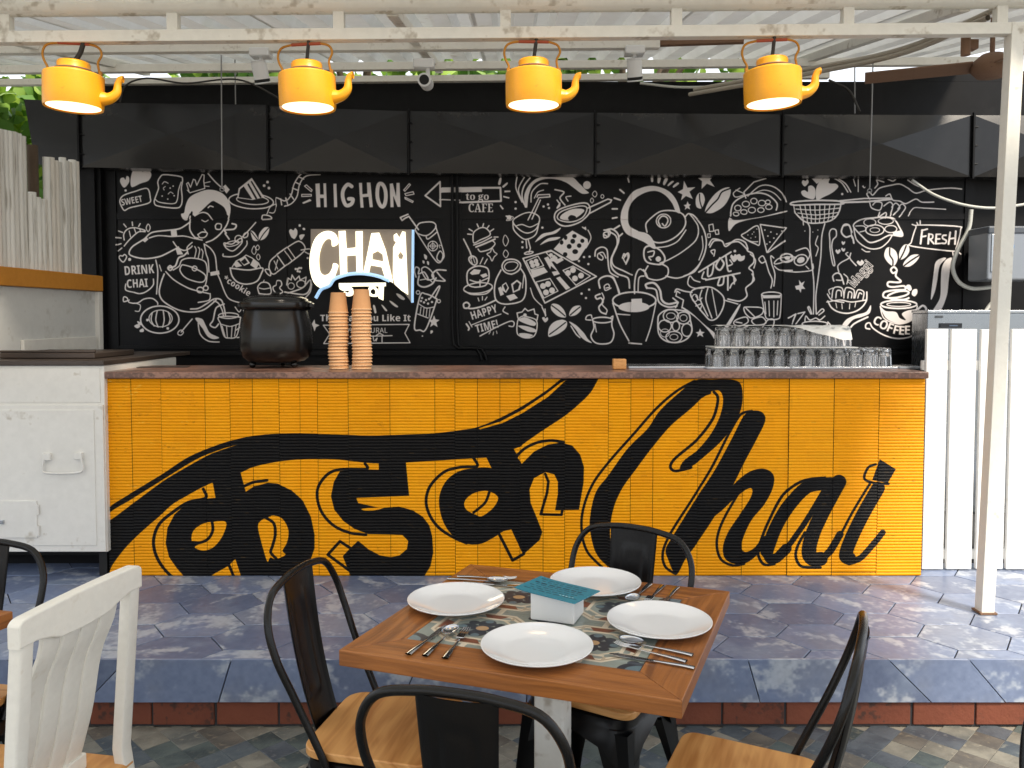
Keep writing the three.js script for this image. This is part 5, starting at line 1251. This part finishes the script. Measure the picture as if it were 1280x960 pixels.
function makeTable(label, x, z, turn) {
  const t = thing('dining_table', label, 'table', [x, 0, z], turn, 'dining tables'), T = 0.042, bw = 0.125, w = TW / 2, d = TD / 2, y0 = TY - T;
  const board = (p, n, len) => { const s = new THREE.Shape(p.map(q => new THREE.Vector2(q[0], -q[1]))), g = new THREE.ExtrudeGeometry(s, { depth: T - 0.006, bevelEnabled: true, bevelSize: 0.003, bevelOffset: -0.0034, bevelThickness: 0.003, bevelSegments: 2 }).rotateX(-Math.PI / 2).translate(0, y0 + 0.003, 0); const a = g.attributes.position, nn = g.attributes.normal, u = g.attributes.uv, o = R() * 2; for (let i = 0; i < u.count; i++) { const X = a.getX(i), Z = a.getZ(i), Yy = a.getY(i), al = n ? Z : X, ac = (n ? X : Z) + Yy; u.setXY(i, al * 1.1 + o, ac * 2.4 + o); } g.applyMatrix4(shearM); mesh('frame_board', g, M.tableWood, t); };
  board([[-w, d], [w, d], [w - bw, d - bw], [-w + bw, d - bw]], 0); board([[-w, -d], [-w + bw, -d + bw], [w - bw, -d + bw], [w, -d]], 0);
  board([[-w, -d], [-w, d], [-w + bw, d - bw], [-w + bw, -d + bw]], 1); board([[w, -d], [w - bw, -d + bw], [w - bw, d - bw], [w, d]], 1);
  const iw = (w - bw) , id = (d - bw);
  for (const a of [-1, 1]) for (const b of [-1, 1]) { mesh('inlay_tile', bx(iw - 0.001, 0.008, id - 0.001, a * iw / 2, TY - 0.0055, b * id / 2).applyMatrix4(shearM), inlayMat, t); }
  mesh('underboard', bx(iw * 2 - .004, 0.014, id * 2 - .004, 0, TY - 0.022, 0).applyMatrix4(shearM), M.tableWood, t);
  mesh('pedestal', boxUV(rbx(0.088, y0 - 0.03, 0.088, 0.008, 0, (y0 + 0.026) / 2, 0)), M.white, t);
  mesh('base_plate', rbx(0.42, 0.02, 0.42, 0.006, 0, 0.0105, 0), M.white, t);
  mesh('top_plate', rbx(0.26, 0.008, 0.26, 0.002, 0, y0 - 0.004, 0), M.white, t);
  return t;
}
makeTable('square wooden table with tile inlay, laid with four plates', tc.x, tc.z, TA);
// left neighbour table, only its corner shows
{ const c = atY(19, 757, TY), t = makeTable('square wooden table whose corner shows past the white chair', c.x - 0.52, c.z + 0.32, -0.25); }
// ---------------------------------------------------------------- plates, cutlery, napkin box
{
  const pl = [[570, 750], [744, 728], [824, 776], [671, 807]], lab = ['white plate on the table side toward the pot, by the dark seat back', 'white plate partly behind the blue card', 'white plate beside the paired spoons and long knife', 'white plate on the front table edge beside knife, spoon and fork'];
  const prof = [[0, 0.004], [0.07, 0.004], [0.092, 0.006], [0.118, 0.014], [0.138, 0.0215], [0.1425, 0.0235], [0.144, 0.0225], [0.1435, 0.020], [0.13, 0.0135], [0.1, 0.004], [0.088, 0.0005], [0.08, 0.0], [0.074, 0.0015], [0, 0.0015]].map(([a, b]) => [a, b]);
  const g = lathe(prof, 72); let p0;
  pl.forEach(([u, v], i) => { const p = atY(u, v, TY + 0.016); const m = i ? mesh(numbered('dinner_plate'), g, M.china, scene) : (p0 = mesh(numbered('dinner_plate'), g, M.china, scene)); m.position.set(p.x, TY + 0.0005, p.z); tag(m, lab[i], 'plate', 'dinner plates on the table'); });
  const yT = TY + 0.0015;
  const handle = (L, w0, w1) => taper2([[0, 0.003, 0], [L * .3, 0.006, 0], [L * .7, 0.004, 0], [L, 0.003, 0]], [w0, w0 * 0.8, w1, w1 * 0.6]);
  function taper2(pts, w) { const g = taper(pts, w, 10), p = g.attributes.position; for (let i = 0; i < p.count; i++) { p.setY(i, (p.getY(i) - 0.003) * 0.32 + 0.0032); } g.computeVertexNormals(); return g; }
  const cutlery = (kind, label, a, b) => { // a handle end, b head end, pixels
    const A = atY(...a, yT), B = atY(...b, yT), dir = B.clone().sub(A), L = 0.2, c = thing(kind, label, kind, [A.x, yT, A.z], Math.atan2(-dir.z, dir.x), kind + 's on the table');
    if (kind === 'knife') { mesh('handle', handle(0.1, 0.009, 0.006), M.chrome, c); const s = new THREE.Shape(); s.moveTo(0.095, -0.005); s.lineTo(0.19, -0.007); s.quadraticCurveTo(0.212, -0.004, 0.214, 0.004); s.quadraticCurveTo(0.2, 0.0085, 0.18, 0.009); s.lineTo(0.095, 0.006); mesh('blade', new THREE.ExtrudeGeometry(s, { depth: 0.0015, bevelEnabled: false }).rotateX(-Math.PI / 2).translate(0, 0.002, 0), M.chrome, c); }
    if (kind === 'fork') { mesh('handle', handle(0.125, 0.009, 0.004), M.chrome, c); const gs = [rbx(0.03, 0.003, 0.022, 0.001, 0.14, 0.007, 0)]; for (let k = 0; k < 4; k++) gs.push(taper([[0.15, 0.007, (k - 1.5) * 0.006], [0.175, 0.005, (k - 1.5) * 0.0062], [0.196, 0.009, (k - 1.5) * 0.0058]], [0.0021, 0.0018, 0.001], 6)); mesh('tines', merge(gs), M.chrome, c); }
    if (kind === 'spoon') { mesh('handle', handle(0.135, 0.009, 0.004), M.chrome, c); const s = new THREE.SphereGeometry(1, 24, 10, 0, 6.2832, Math.PI / 2, Math.PI / 2).scale(0.034, 0.011, 0.0215).translate(0.165, 0.0125, 0), s2 = new THREE.SphereGeometry(1, 24, 10, 0, 6.2832, Math.PI / 2, Math.PI / 2).scale(0.0325, 0.009, 0.02).translate(0.165, 0.0125, 0); mesh('bowl', merge([s, s2]), M.chromeD, c); }
  };
  cutlery('knife', 'table knife beside spoon and fork at the front plate', [510, 819], [553, 787]);
  cutlery('spoon', 'tablespoon between knife and fork at the front plate', [531, 821], [574, 781]);
  cutlery('fork', 'fork with four tines beside the front plate rim', [556, 824], [588, 783]);
  cutlery('spoon', 'tablespoon lying against a fork by the right hand plate', [866, 820], [768, 800]);
  cutlery('fork', 'fork half under the spoon by the right hand plate', [858, 828], [770, 806]);
  cutlery('knife', 'long knife lying toward the table edge by the right hand plate', [868, 836], [775, 820]);
  cutlery('spoon', 'spoon behind the right hand plate, beside another set of cutlery', [812, 731], [795, 747]);
  cutlery('fork', 'fork behind the right hand plate, beside another set of cutlery', [829, 733], [812, 750]);
  cutlery('knife', 'knife behind the right hand plate near the far table corner', [846, 735], [832, 752]);
  cutlery('spoon', 'spoon lying at the far table edge behind the plates', [560, 724], [622, 728]);
  cutlery('fork', 'fork lying at the far table edge behind the plates', [572, 721], [630, 724]);
  cutlery('knife', 'knife lying at the far table edge behind the plates', [580, 729], [636, 733]);
  const a = toT(658, 773), b = toT(713, 783), c = toT(735, 768), mid = a.clone().add(c).multiplyScalar(.5), W = 0.128, D = 0.105;
  const q = fromT(mid.x, TY, mid.z), nb = single('napkin_box', [rbx(W, 0.078, D, 0.005, 0, 0.039, 0)], M.whitePlastic, 'plain white napkin box in the middle of the laid table', 'box'); nb.position.set(q.x, TY + 0.0005, q.z); nb.rotation.y = TA - 0.02;
  const cv = document.createElement('canvas'); cv.width = 512; cv.height = 360; const g2 = cv.getContext('2d'); g2.fillStyle = '#2f7f95'; g2.fillRect(0, 0, 512, 360);
  for (let i = 0; i < 300; i++) { g2.globalAlpha = .1; g2.fillStyle = R() < .5 ? '#1f6478' : '#4a98a8'; g2.fillRect(R() * 512, R() * 360, rr(10, 60), rr(4, 20)); } g2.globalAlpha = 1; g2.fillStyle = '#123a4c';
  for (let r = 0; r < 7; r++) { let x = 36 + (r % 2) * 30; while (x < 440) { const w = rr(24, 60); g2.fillRect(x, 40 + r * 40, w, r === 2 ? 20 : 11); x += w + rr(10, 22); } } g2.fillStyle = '#a9d4da'; for (let i = 0; i < 5; i++) g2.fillRect(330 + i * 26, 262, 14, 12);
  const ct = new THREE.CanvasTexture(cv); ct.colorSpace = THREE.SRGBColorSpace; ct.magFilter = THREE.LinearFilter;
  const P = [[643, 735], [675, 719.5], [750, 737], [720, 752]].map(([u, v]) => toT(u, v, TY + 0.085)); const cc = P[0].clone().add(P[1]).add(P[2]).add(P[3]).multiplyScalar(.25), lw = (P[2].distanceTo(P[1]) + P[3].distanceTo(P[0])) / 2, lh = (P[1].distanceTo(P[0]) + P[2].distanceTo(P[3])) / 2, cdir = P[2].clone().sub(P[1]);
  const wc = fromT(cc.x, 0, cc.z), cg = new THREE.BoxGeometry(lw, 0.0025, lh, 10, 1, 1), cpz = cg.attributes.position; for (let i = 0; i < cpz.count; i++) { const x = cpz.getX(i) / lw; if (x < -0.15) cpz.setY(i, cpz.getY(i) + (x + .15) * (x + .15) * 0.03); } cg.computeVertexNormals();
  const card = single('menu_card', cg, std({ map: ct, roughness: 0.35 }), 'teal printed menu card lying across the white napkin box', 'card'); card.position.set(wc.x, TY + 0.0805, wc.z); card.rotation.y = TA + Math.atan2(-cdir.z, cdir.x);
}
// ---------------------------------------------------------------- metal cafe chairs
function makeChair(label) {
  const c = thing('metal_chair', label, 'chair', [0, 0, 0], 0, 'black metal chairs with wooden seats');
  { const s = new THREE.Shape(), a = 0.172, b = 0.178, r = 0.06; s.moveTo(-a + r, -b); s.lineTo(a - r, -b); s.quadraticCurveTo(a, -b, a + .004, -b + r); s.lineTo(a + 0.012, b - r * .6); s.quadraticCurveTo(a + .01, b, a - r * .6, b); s.lineTo(-a + r * .6, b); s.quadraticCurveTo(-a - .01, b, -a - 0.012, b - r * .6); s.lineTo(-a - .004, -b + r); s.quadraticCurveTo(-a, -b, -a + r, -b);
    const g = new THREE.ExtrudeGeometry(s, { depth: 0.014, bevelEnabled: true, bevelSize: 0.004, bevelThickness: 0.004, bevelSegments: 3, curveSegments: 10 }).rotateX(Math.PI / 2).translate(0, 0.458, 0), p = g.attributes.position, u = g.attributes.uv; for (let i = 0; i < u.count; i++) u.setXY(i, p.getX(i) * 1.2 + .3, p.getZ(i) * 1.6 + p.getY(i) * 2); mesh('seat', g, M.seatWood, c); }
  // pan: loft from seat outline down to a slightly larger skirt with arched edges
  { const N = 64, pos = [], ring = (h, e) => { const o = []; for (let i = 0; i < N; i++) { const t = i / N * 6.2832, n = 5, ct = Math.cos(t), st = Math.sin(t), q = Math.pow(Math.pow(Math.abs(ct), n) + Math.pow(Math.abs(st), n), -1 / n); o.push([ct * q * (0.173 + e), h(t), st * q * (0.175 + e)]); } return o; };
    const arch = t => { const k = Math.abs(Math.sin(2 * t)); return 0.335 + 0.05 * Math.pow(1 - k, 0.7) - 0.04 * sm(.8, 1, k); };
    const r = [ring(() => 0.437, -0.006), ring(() => 0.43, 0.004), ring(() => 0.405, 0.007), ring(() => 0.402, 0.01), ring(arch, 0.022)];
    for (let k = 0; k < r.length - 1; k++) for (let i = 0; i < N; i++) { const j = (i + 1) % N; pos.push(...r[k][i], ...r[k + 1][j], ...r[k + 1][i], ...r[k][i], ...r[k][j], ...r[k + 1][j]); }
    const g = new THREE.BufferGeometry(); g.setAttribute('position', new THREE.Float32BufferAttribute(pos, 3)); g.computeVertexNormals(); mesh('seat_pan', toCreasedNormals(g, 0.7), M.blackD, c); }
  for (const sx of [-1, 1]) for (const sz of [-1, 1]) { // folded sheet leg, wide at the top
    const top = V(sx * 0.17, 0.395, sz * 0.172), bot = V(sx * 0.205, 0.012, sz * (sz > 0 ? 0.2 : 0.225)), pos = [], Q = (P, w, k) => [[P.x, P.z + (-sz) * w], [P.x + sx * 0.006, P.z + sz * .006 - sz * w * .3], [P.x + sx * .004, P.z + sz * .004], [P.x + sx * .006 - sx * w * .3, P.z + sz * 0.006], [P.x - sx * w, P.z]].map(q => [q[0], P.y, q[1]]);
    const S = 6; for (let i = 0; i < S; i++) { const f = t => { const P = top.clone().lerp(bot, t); return Q(P, 0.085 * Math.pow(1 - t, 1.4) + 0.026, 0); }; const a = f(i / S), b = f((i + 1) / S); for (let k = 0; k < 4; k++) pos.push(...a[k], ...b[k], ...b[k + 1], ...a[k], ...b[k + 1], ...a[k + 1]); }
    const g = new THREE.BufferGeometry(); g.setAttribute('position', new THREE.Float32BufferAttribute(pos, 3)); g.computeVertexNormals(); const l = mesh('leg', toCreasedNormals(g, 0.6), M.blackD, c); mesh('foot_cap', rbx(0.034, 0.014, 0.034, 0.004, bot.x - sx * .01, 0.0075, bot.z - sz * .01), M.dark, l); }
  mesh('brace', [tube([[-0.172, 0.3, -0.18], [0, 0.335, 0], [0.172, 0.3, 0.175]], 0.007), tube([[0.172, 0.3, -0.18], [0, 0.335, 0], [-0.172, 0.3, 0.175]], 0.007)], M.black, c);
  mesh('back_hoop', tube([[-0.188, 0.400, -0.085], [-0.192, 0.461, -0.11], [-0.203, 0.610, -0.178], [-0.216, 0.716, -0.222], [-0.208, 0.796, -0.248], [-0.167, 0.855, -0.262], [-0.086, 0.876, -0.268], [0.000, 0.881, -0.27], [0.086, 0.876, -0.268], [0.167, 0.855, -0.262], [0.208, 0.796, -0.248], [0.216, 0.716, -0.222], [0.203, 0.610, -0.178], [0.192, 0.461, -0.11], [0.188, 0.400, -0.085]], 0.0104, 10, 90), M.black, c);
  { // splat with embossed panel
    const nx = 20, ny = 36, g = new THREE.PlaneGeometry(1, 1, nx, ny), p = g.attributes.position;
    for (let i = 0; i < p.count; i++) { const a = p.getX(i) * 2, t = p.getY(i) + .5, w = 0.066 + 0.019 * t, y = 0.405 + t * 0.468, zz = -0.168 - 0.102 * Math.pow(t, 0.9) - 0.012 * Math.sin(t * 3.14) - 0.012 * (1 - a * a) + (Math.abs(a) > .95 ? 0.006 : 0); const da = Math.abs(a) - 0.52, dt = Math.abs(t - 0.56) - 0.3, e = Math.max(da * 0.075, dt * 0.44); p.setXYZ(i, a * w, y, zz + 0.0045 * (1 - sm(-0.004, 0.004, e)) * 1 - 0.004 * (1 - sm(-0.014, -0.006, e))); }
    g.computeVertexNormals(); const gb = g.clone(); const q = gb.attributes.position; for (let i = 0; i < q.count; i++) q.setZ(i, q.getZ(i) - 0.002); mesh('splat', [g, gb], M.blackD, c); }
  return c;
}
const face = (x, z, tx, tz) => Math.atan2(tx - x, tz - z);
{
  // where the top of each backrest shows, and what it faces
  const put = (c, u, v, turn) => { const p = atY(u, v, 0.892), o = V(0, 0, -0.27).applyAxisAngle(V(0, 1, 0), turn); c.position.set(p.x - o.x, 0, p.z - o.z); c.rotation.y = turn; };
  const c0 = makeChair('black metal chair with wooden seat left of the laid table, facing the napkin box'); put(c0, 371, 707, Math.PI / 2 + TA + 0.12);
  const mk = (label) => dup(c0, [0, 0, 0], 0, label);
  put(mk('black metal chair seen from behind, pushed in at the front plate'), 569, 860, Math.PI + TA + 0.05);
  put(mk('black metal chair on the platform side of the laid table'), 793, 655, TA - 0.22);
  put(mk('black metal chair opposite the seat beside the painted letters, bare wooden seat in view'), 1079, 780, -Math.PI / 2 + TA - 0.1);
  put(mk('black metal chair at the neighbouring table behind the white chair'), -18, 672, -0.1);
  put(mk('black metal chair just peeping in past the frame of the brick step'), 1457, 866, -Math.PI / 2 + 0.9);
}
// ---------------------------------------------------------------- shade cloth over the tables (above and behind the camera)
{
  const g = new THREE.PlaneGeometry(7.6, 4.9, 24, 16).rotateX(-Math.PI / 2), p = g.attributes.position;
  for (let i = 0; i < p.count; i++) { const x = p.getX(i), z = p.getZ(i); p.setY(i, 3.2 - 0.16 * Math.cos(x / 7.6 * 3.14) * Math.cos(z / 4.9 * 3.14)); }
  g.computeVertexNormals(); const s = single('shade_cloth', g.translate(-0.6, 0, -0.6), M.sail, 'pale translucent shade cloth stretched above the dining tables', 'shade cloth');
}
// ---------------------------------------------------------------- white wooden chair
{
  const yt = 0.94, a = atY(18, 778, yt), b = atY(170, 706, yt), d = b.clone().sub(a).setY(0), W = d.length(), turn = Math.atan2(-d.z, d.x), m = a.clone().add(b).multiplyScalar(.5);
  // local x runs along the back from near stile to far stile, seat lies at -z (away from the camera)
  const c = thing('white_chair', 'white painted wooden chair with wavy back slats', 'chair', [m.x, 0, m.z], turn);
  const lean = y => y < 0.45 ? (0.45 - y) * 0.18 * 1 : (y - 0.45) * 0.08; // backwards, toward +z
  const S = (x, w, dd, y0, y1, curve, name, mat = M.whiteWood) => { const n = 14, g = rbxSeg(w, y1 - y0, dd, n), p = g.attributes.position; for (let i = 0; i < p.count; i++) { const y = p.getY(i) + (y1 + y0) / 2; p.setXYZ(i, p.getX(i) + x, y, p.getZ(i) + curve(y)); } g.computeVertexNormals(); return mesh(name, boxUV(toCreasedNormals(g.toNonIndexed(), 0.6)), mat, c); };
  function rbxSeg(w, h, dd, n) { const s = new THREE.Shape(), r = 0.006, x = w / 2, z = dd / 2; s.moveTo(-x + r, -z); s.lineTo(x - r, -z); s.quadraticCurveTo(x, -z, x, -z + r); s.lineTo(x, z - r); s.quadraticCurveTo(x, z, x - r, z); s.lineTo(-x + r, z); s.quadraticCurveTo(-x, z, -x, z - r); s.lineTo(-x, -z + r); s.quadraticCurveTo(-x, -z, -x + r, -z); return mergeVertices(new THREE.ExtrudeGeometry(s, { depth: h, steps: n, bevelEnabled: false, curveSegments: 3 }).rotateX(-Math.PI / 2).translate(0, -h / 2, 0).deleteAttribute('uv').deleteAttribute('normal')); }
  const h = W / 2 - 0.022, back = y => lean(y) - 0.038;
  for (const s of [-1, 1]) S(s * h, 0.04, 0.032, 0.004, yt - 0.03, back, 'back_post');
  { const s = new THREE.Shape(); s.moveTo(-W / 2, yt - 0.055); s.lineTo(-W / 2, yt - 0.012); s.quadraticCurveTo(-W / 2 + .004, yt, -W / 2 + .03, yt); s.quadraticCurveTo(0, yt + 0.006, W / 2 - .03, yt); s.quadraticCurveTo(W / 2 - .004, yt, W / 2, yt - .012); s.lineTo(W / 2, yt - 0.055); s.lineTo(W / 2 - .045, yt - .054); s.quadraticCurveTo(W / 2 - .09, yt - .06, W / 2 - .12, yt - .074); s.quadraticCurveTo(0, yt - 0.084, -W / 2 + .12, yt - 0.074); s.quadraticCurveTo(-W / 2 + .09, yt - .06, -W / 2 + .045, yt - .054);
    mesh('top_rail', boxUV(new THREE.ExtrudeGeometry(s, { depth: 0.024, bevelEnabled: true, bevelSize: 0.004, bevelThickness: 0.004, bevelSegments: 2 }).translate(0, 0, back(yt) - 0.014)), M.whiteWood, c); }
  for (const [x, w] of [[-0.1, 0.06], [-0.033, 0.06], [0.033, 0.06], [0.1, 0.06]]) S(x * W / 0.42, w, 0.014, 0.45, yt - 0.05, y => back(y) + 0.016 * Math.sin((y - 0.5) / (yt - 0.55) * 6.0 + 0.6) * sm(yt - 0.05, yt - 0.2, y) - 0.08 * sm(yt - 0.08, 0.5, y), 'back_slat');
  mesh('lower_rail', boxUV(rbx(W - 0.14, 0.04, 0.024, 0.004, 0, 0.44, back(0.44) - 0.08)), M.whiteWood, c);
  mesh('seat', boxUV(rbx(W, 0.03, 0.42, 0.01, 0, 0.405, back(0.40) - 0.195)), M.seatWood, c);
  for (const s of [-1, 1]) { mesh('front_leg', rbx(0.04, 0.386, 0.04, 0.005, s * (h - .01), 0.195, back(.4) - 0.37), M.whiteWood, c); mesh('stretcher', rbx(0.02, 0.025, 0.36, 0.004, s * h, 0.18, -0.22), M.whiteWood, c); }
  mesh('seat_apron', [rbx(W - .06, 0.05, 0.02, 0.003, 0, 0.364, back(.4) - 0.375), rbx(0.02, 0.05, 0.35, 0.003, -h, 0.364, back(.4) - .19), rbx(0.02, 0.05, 0.35, 0.003, h, 0.364, back(.4) - .19)], M.whiteWood, c);
}
renderer.render(scene, camera);
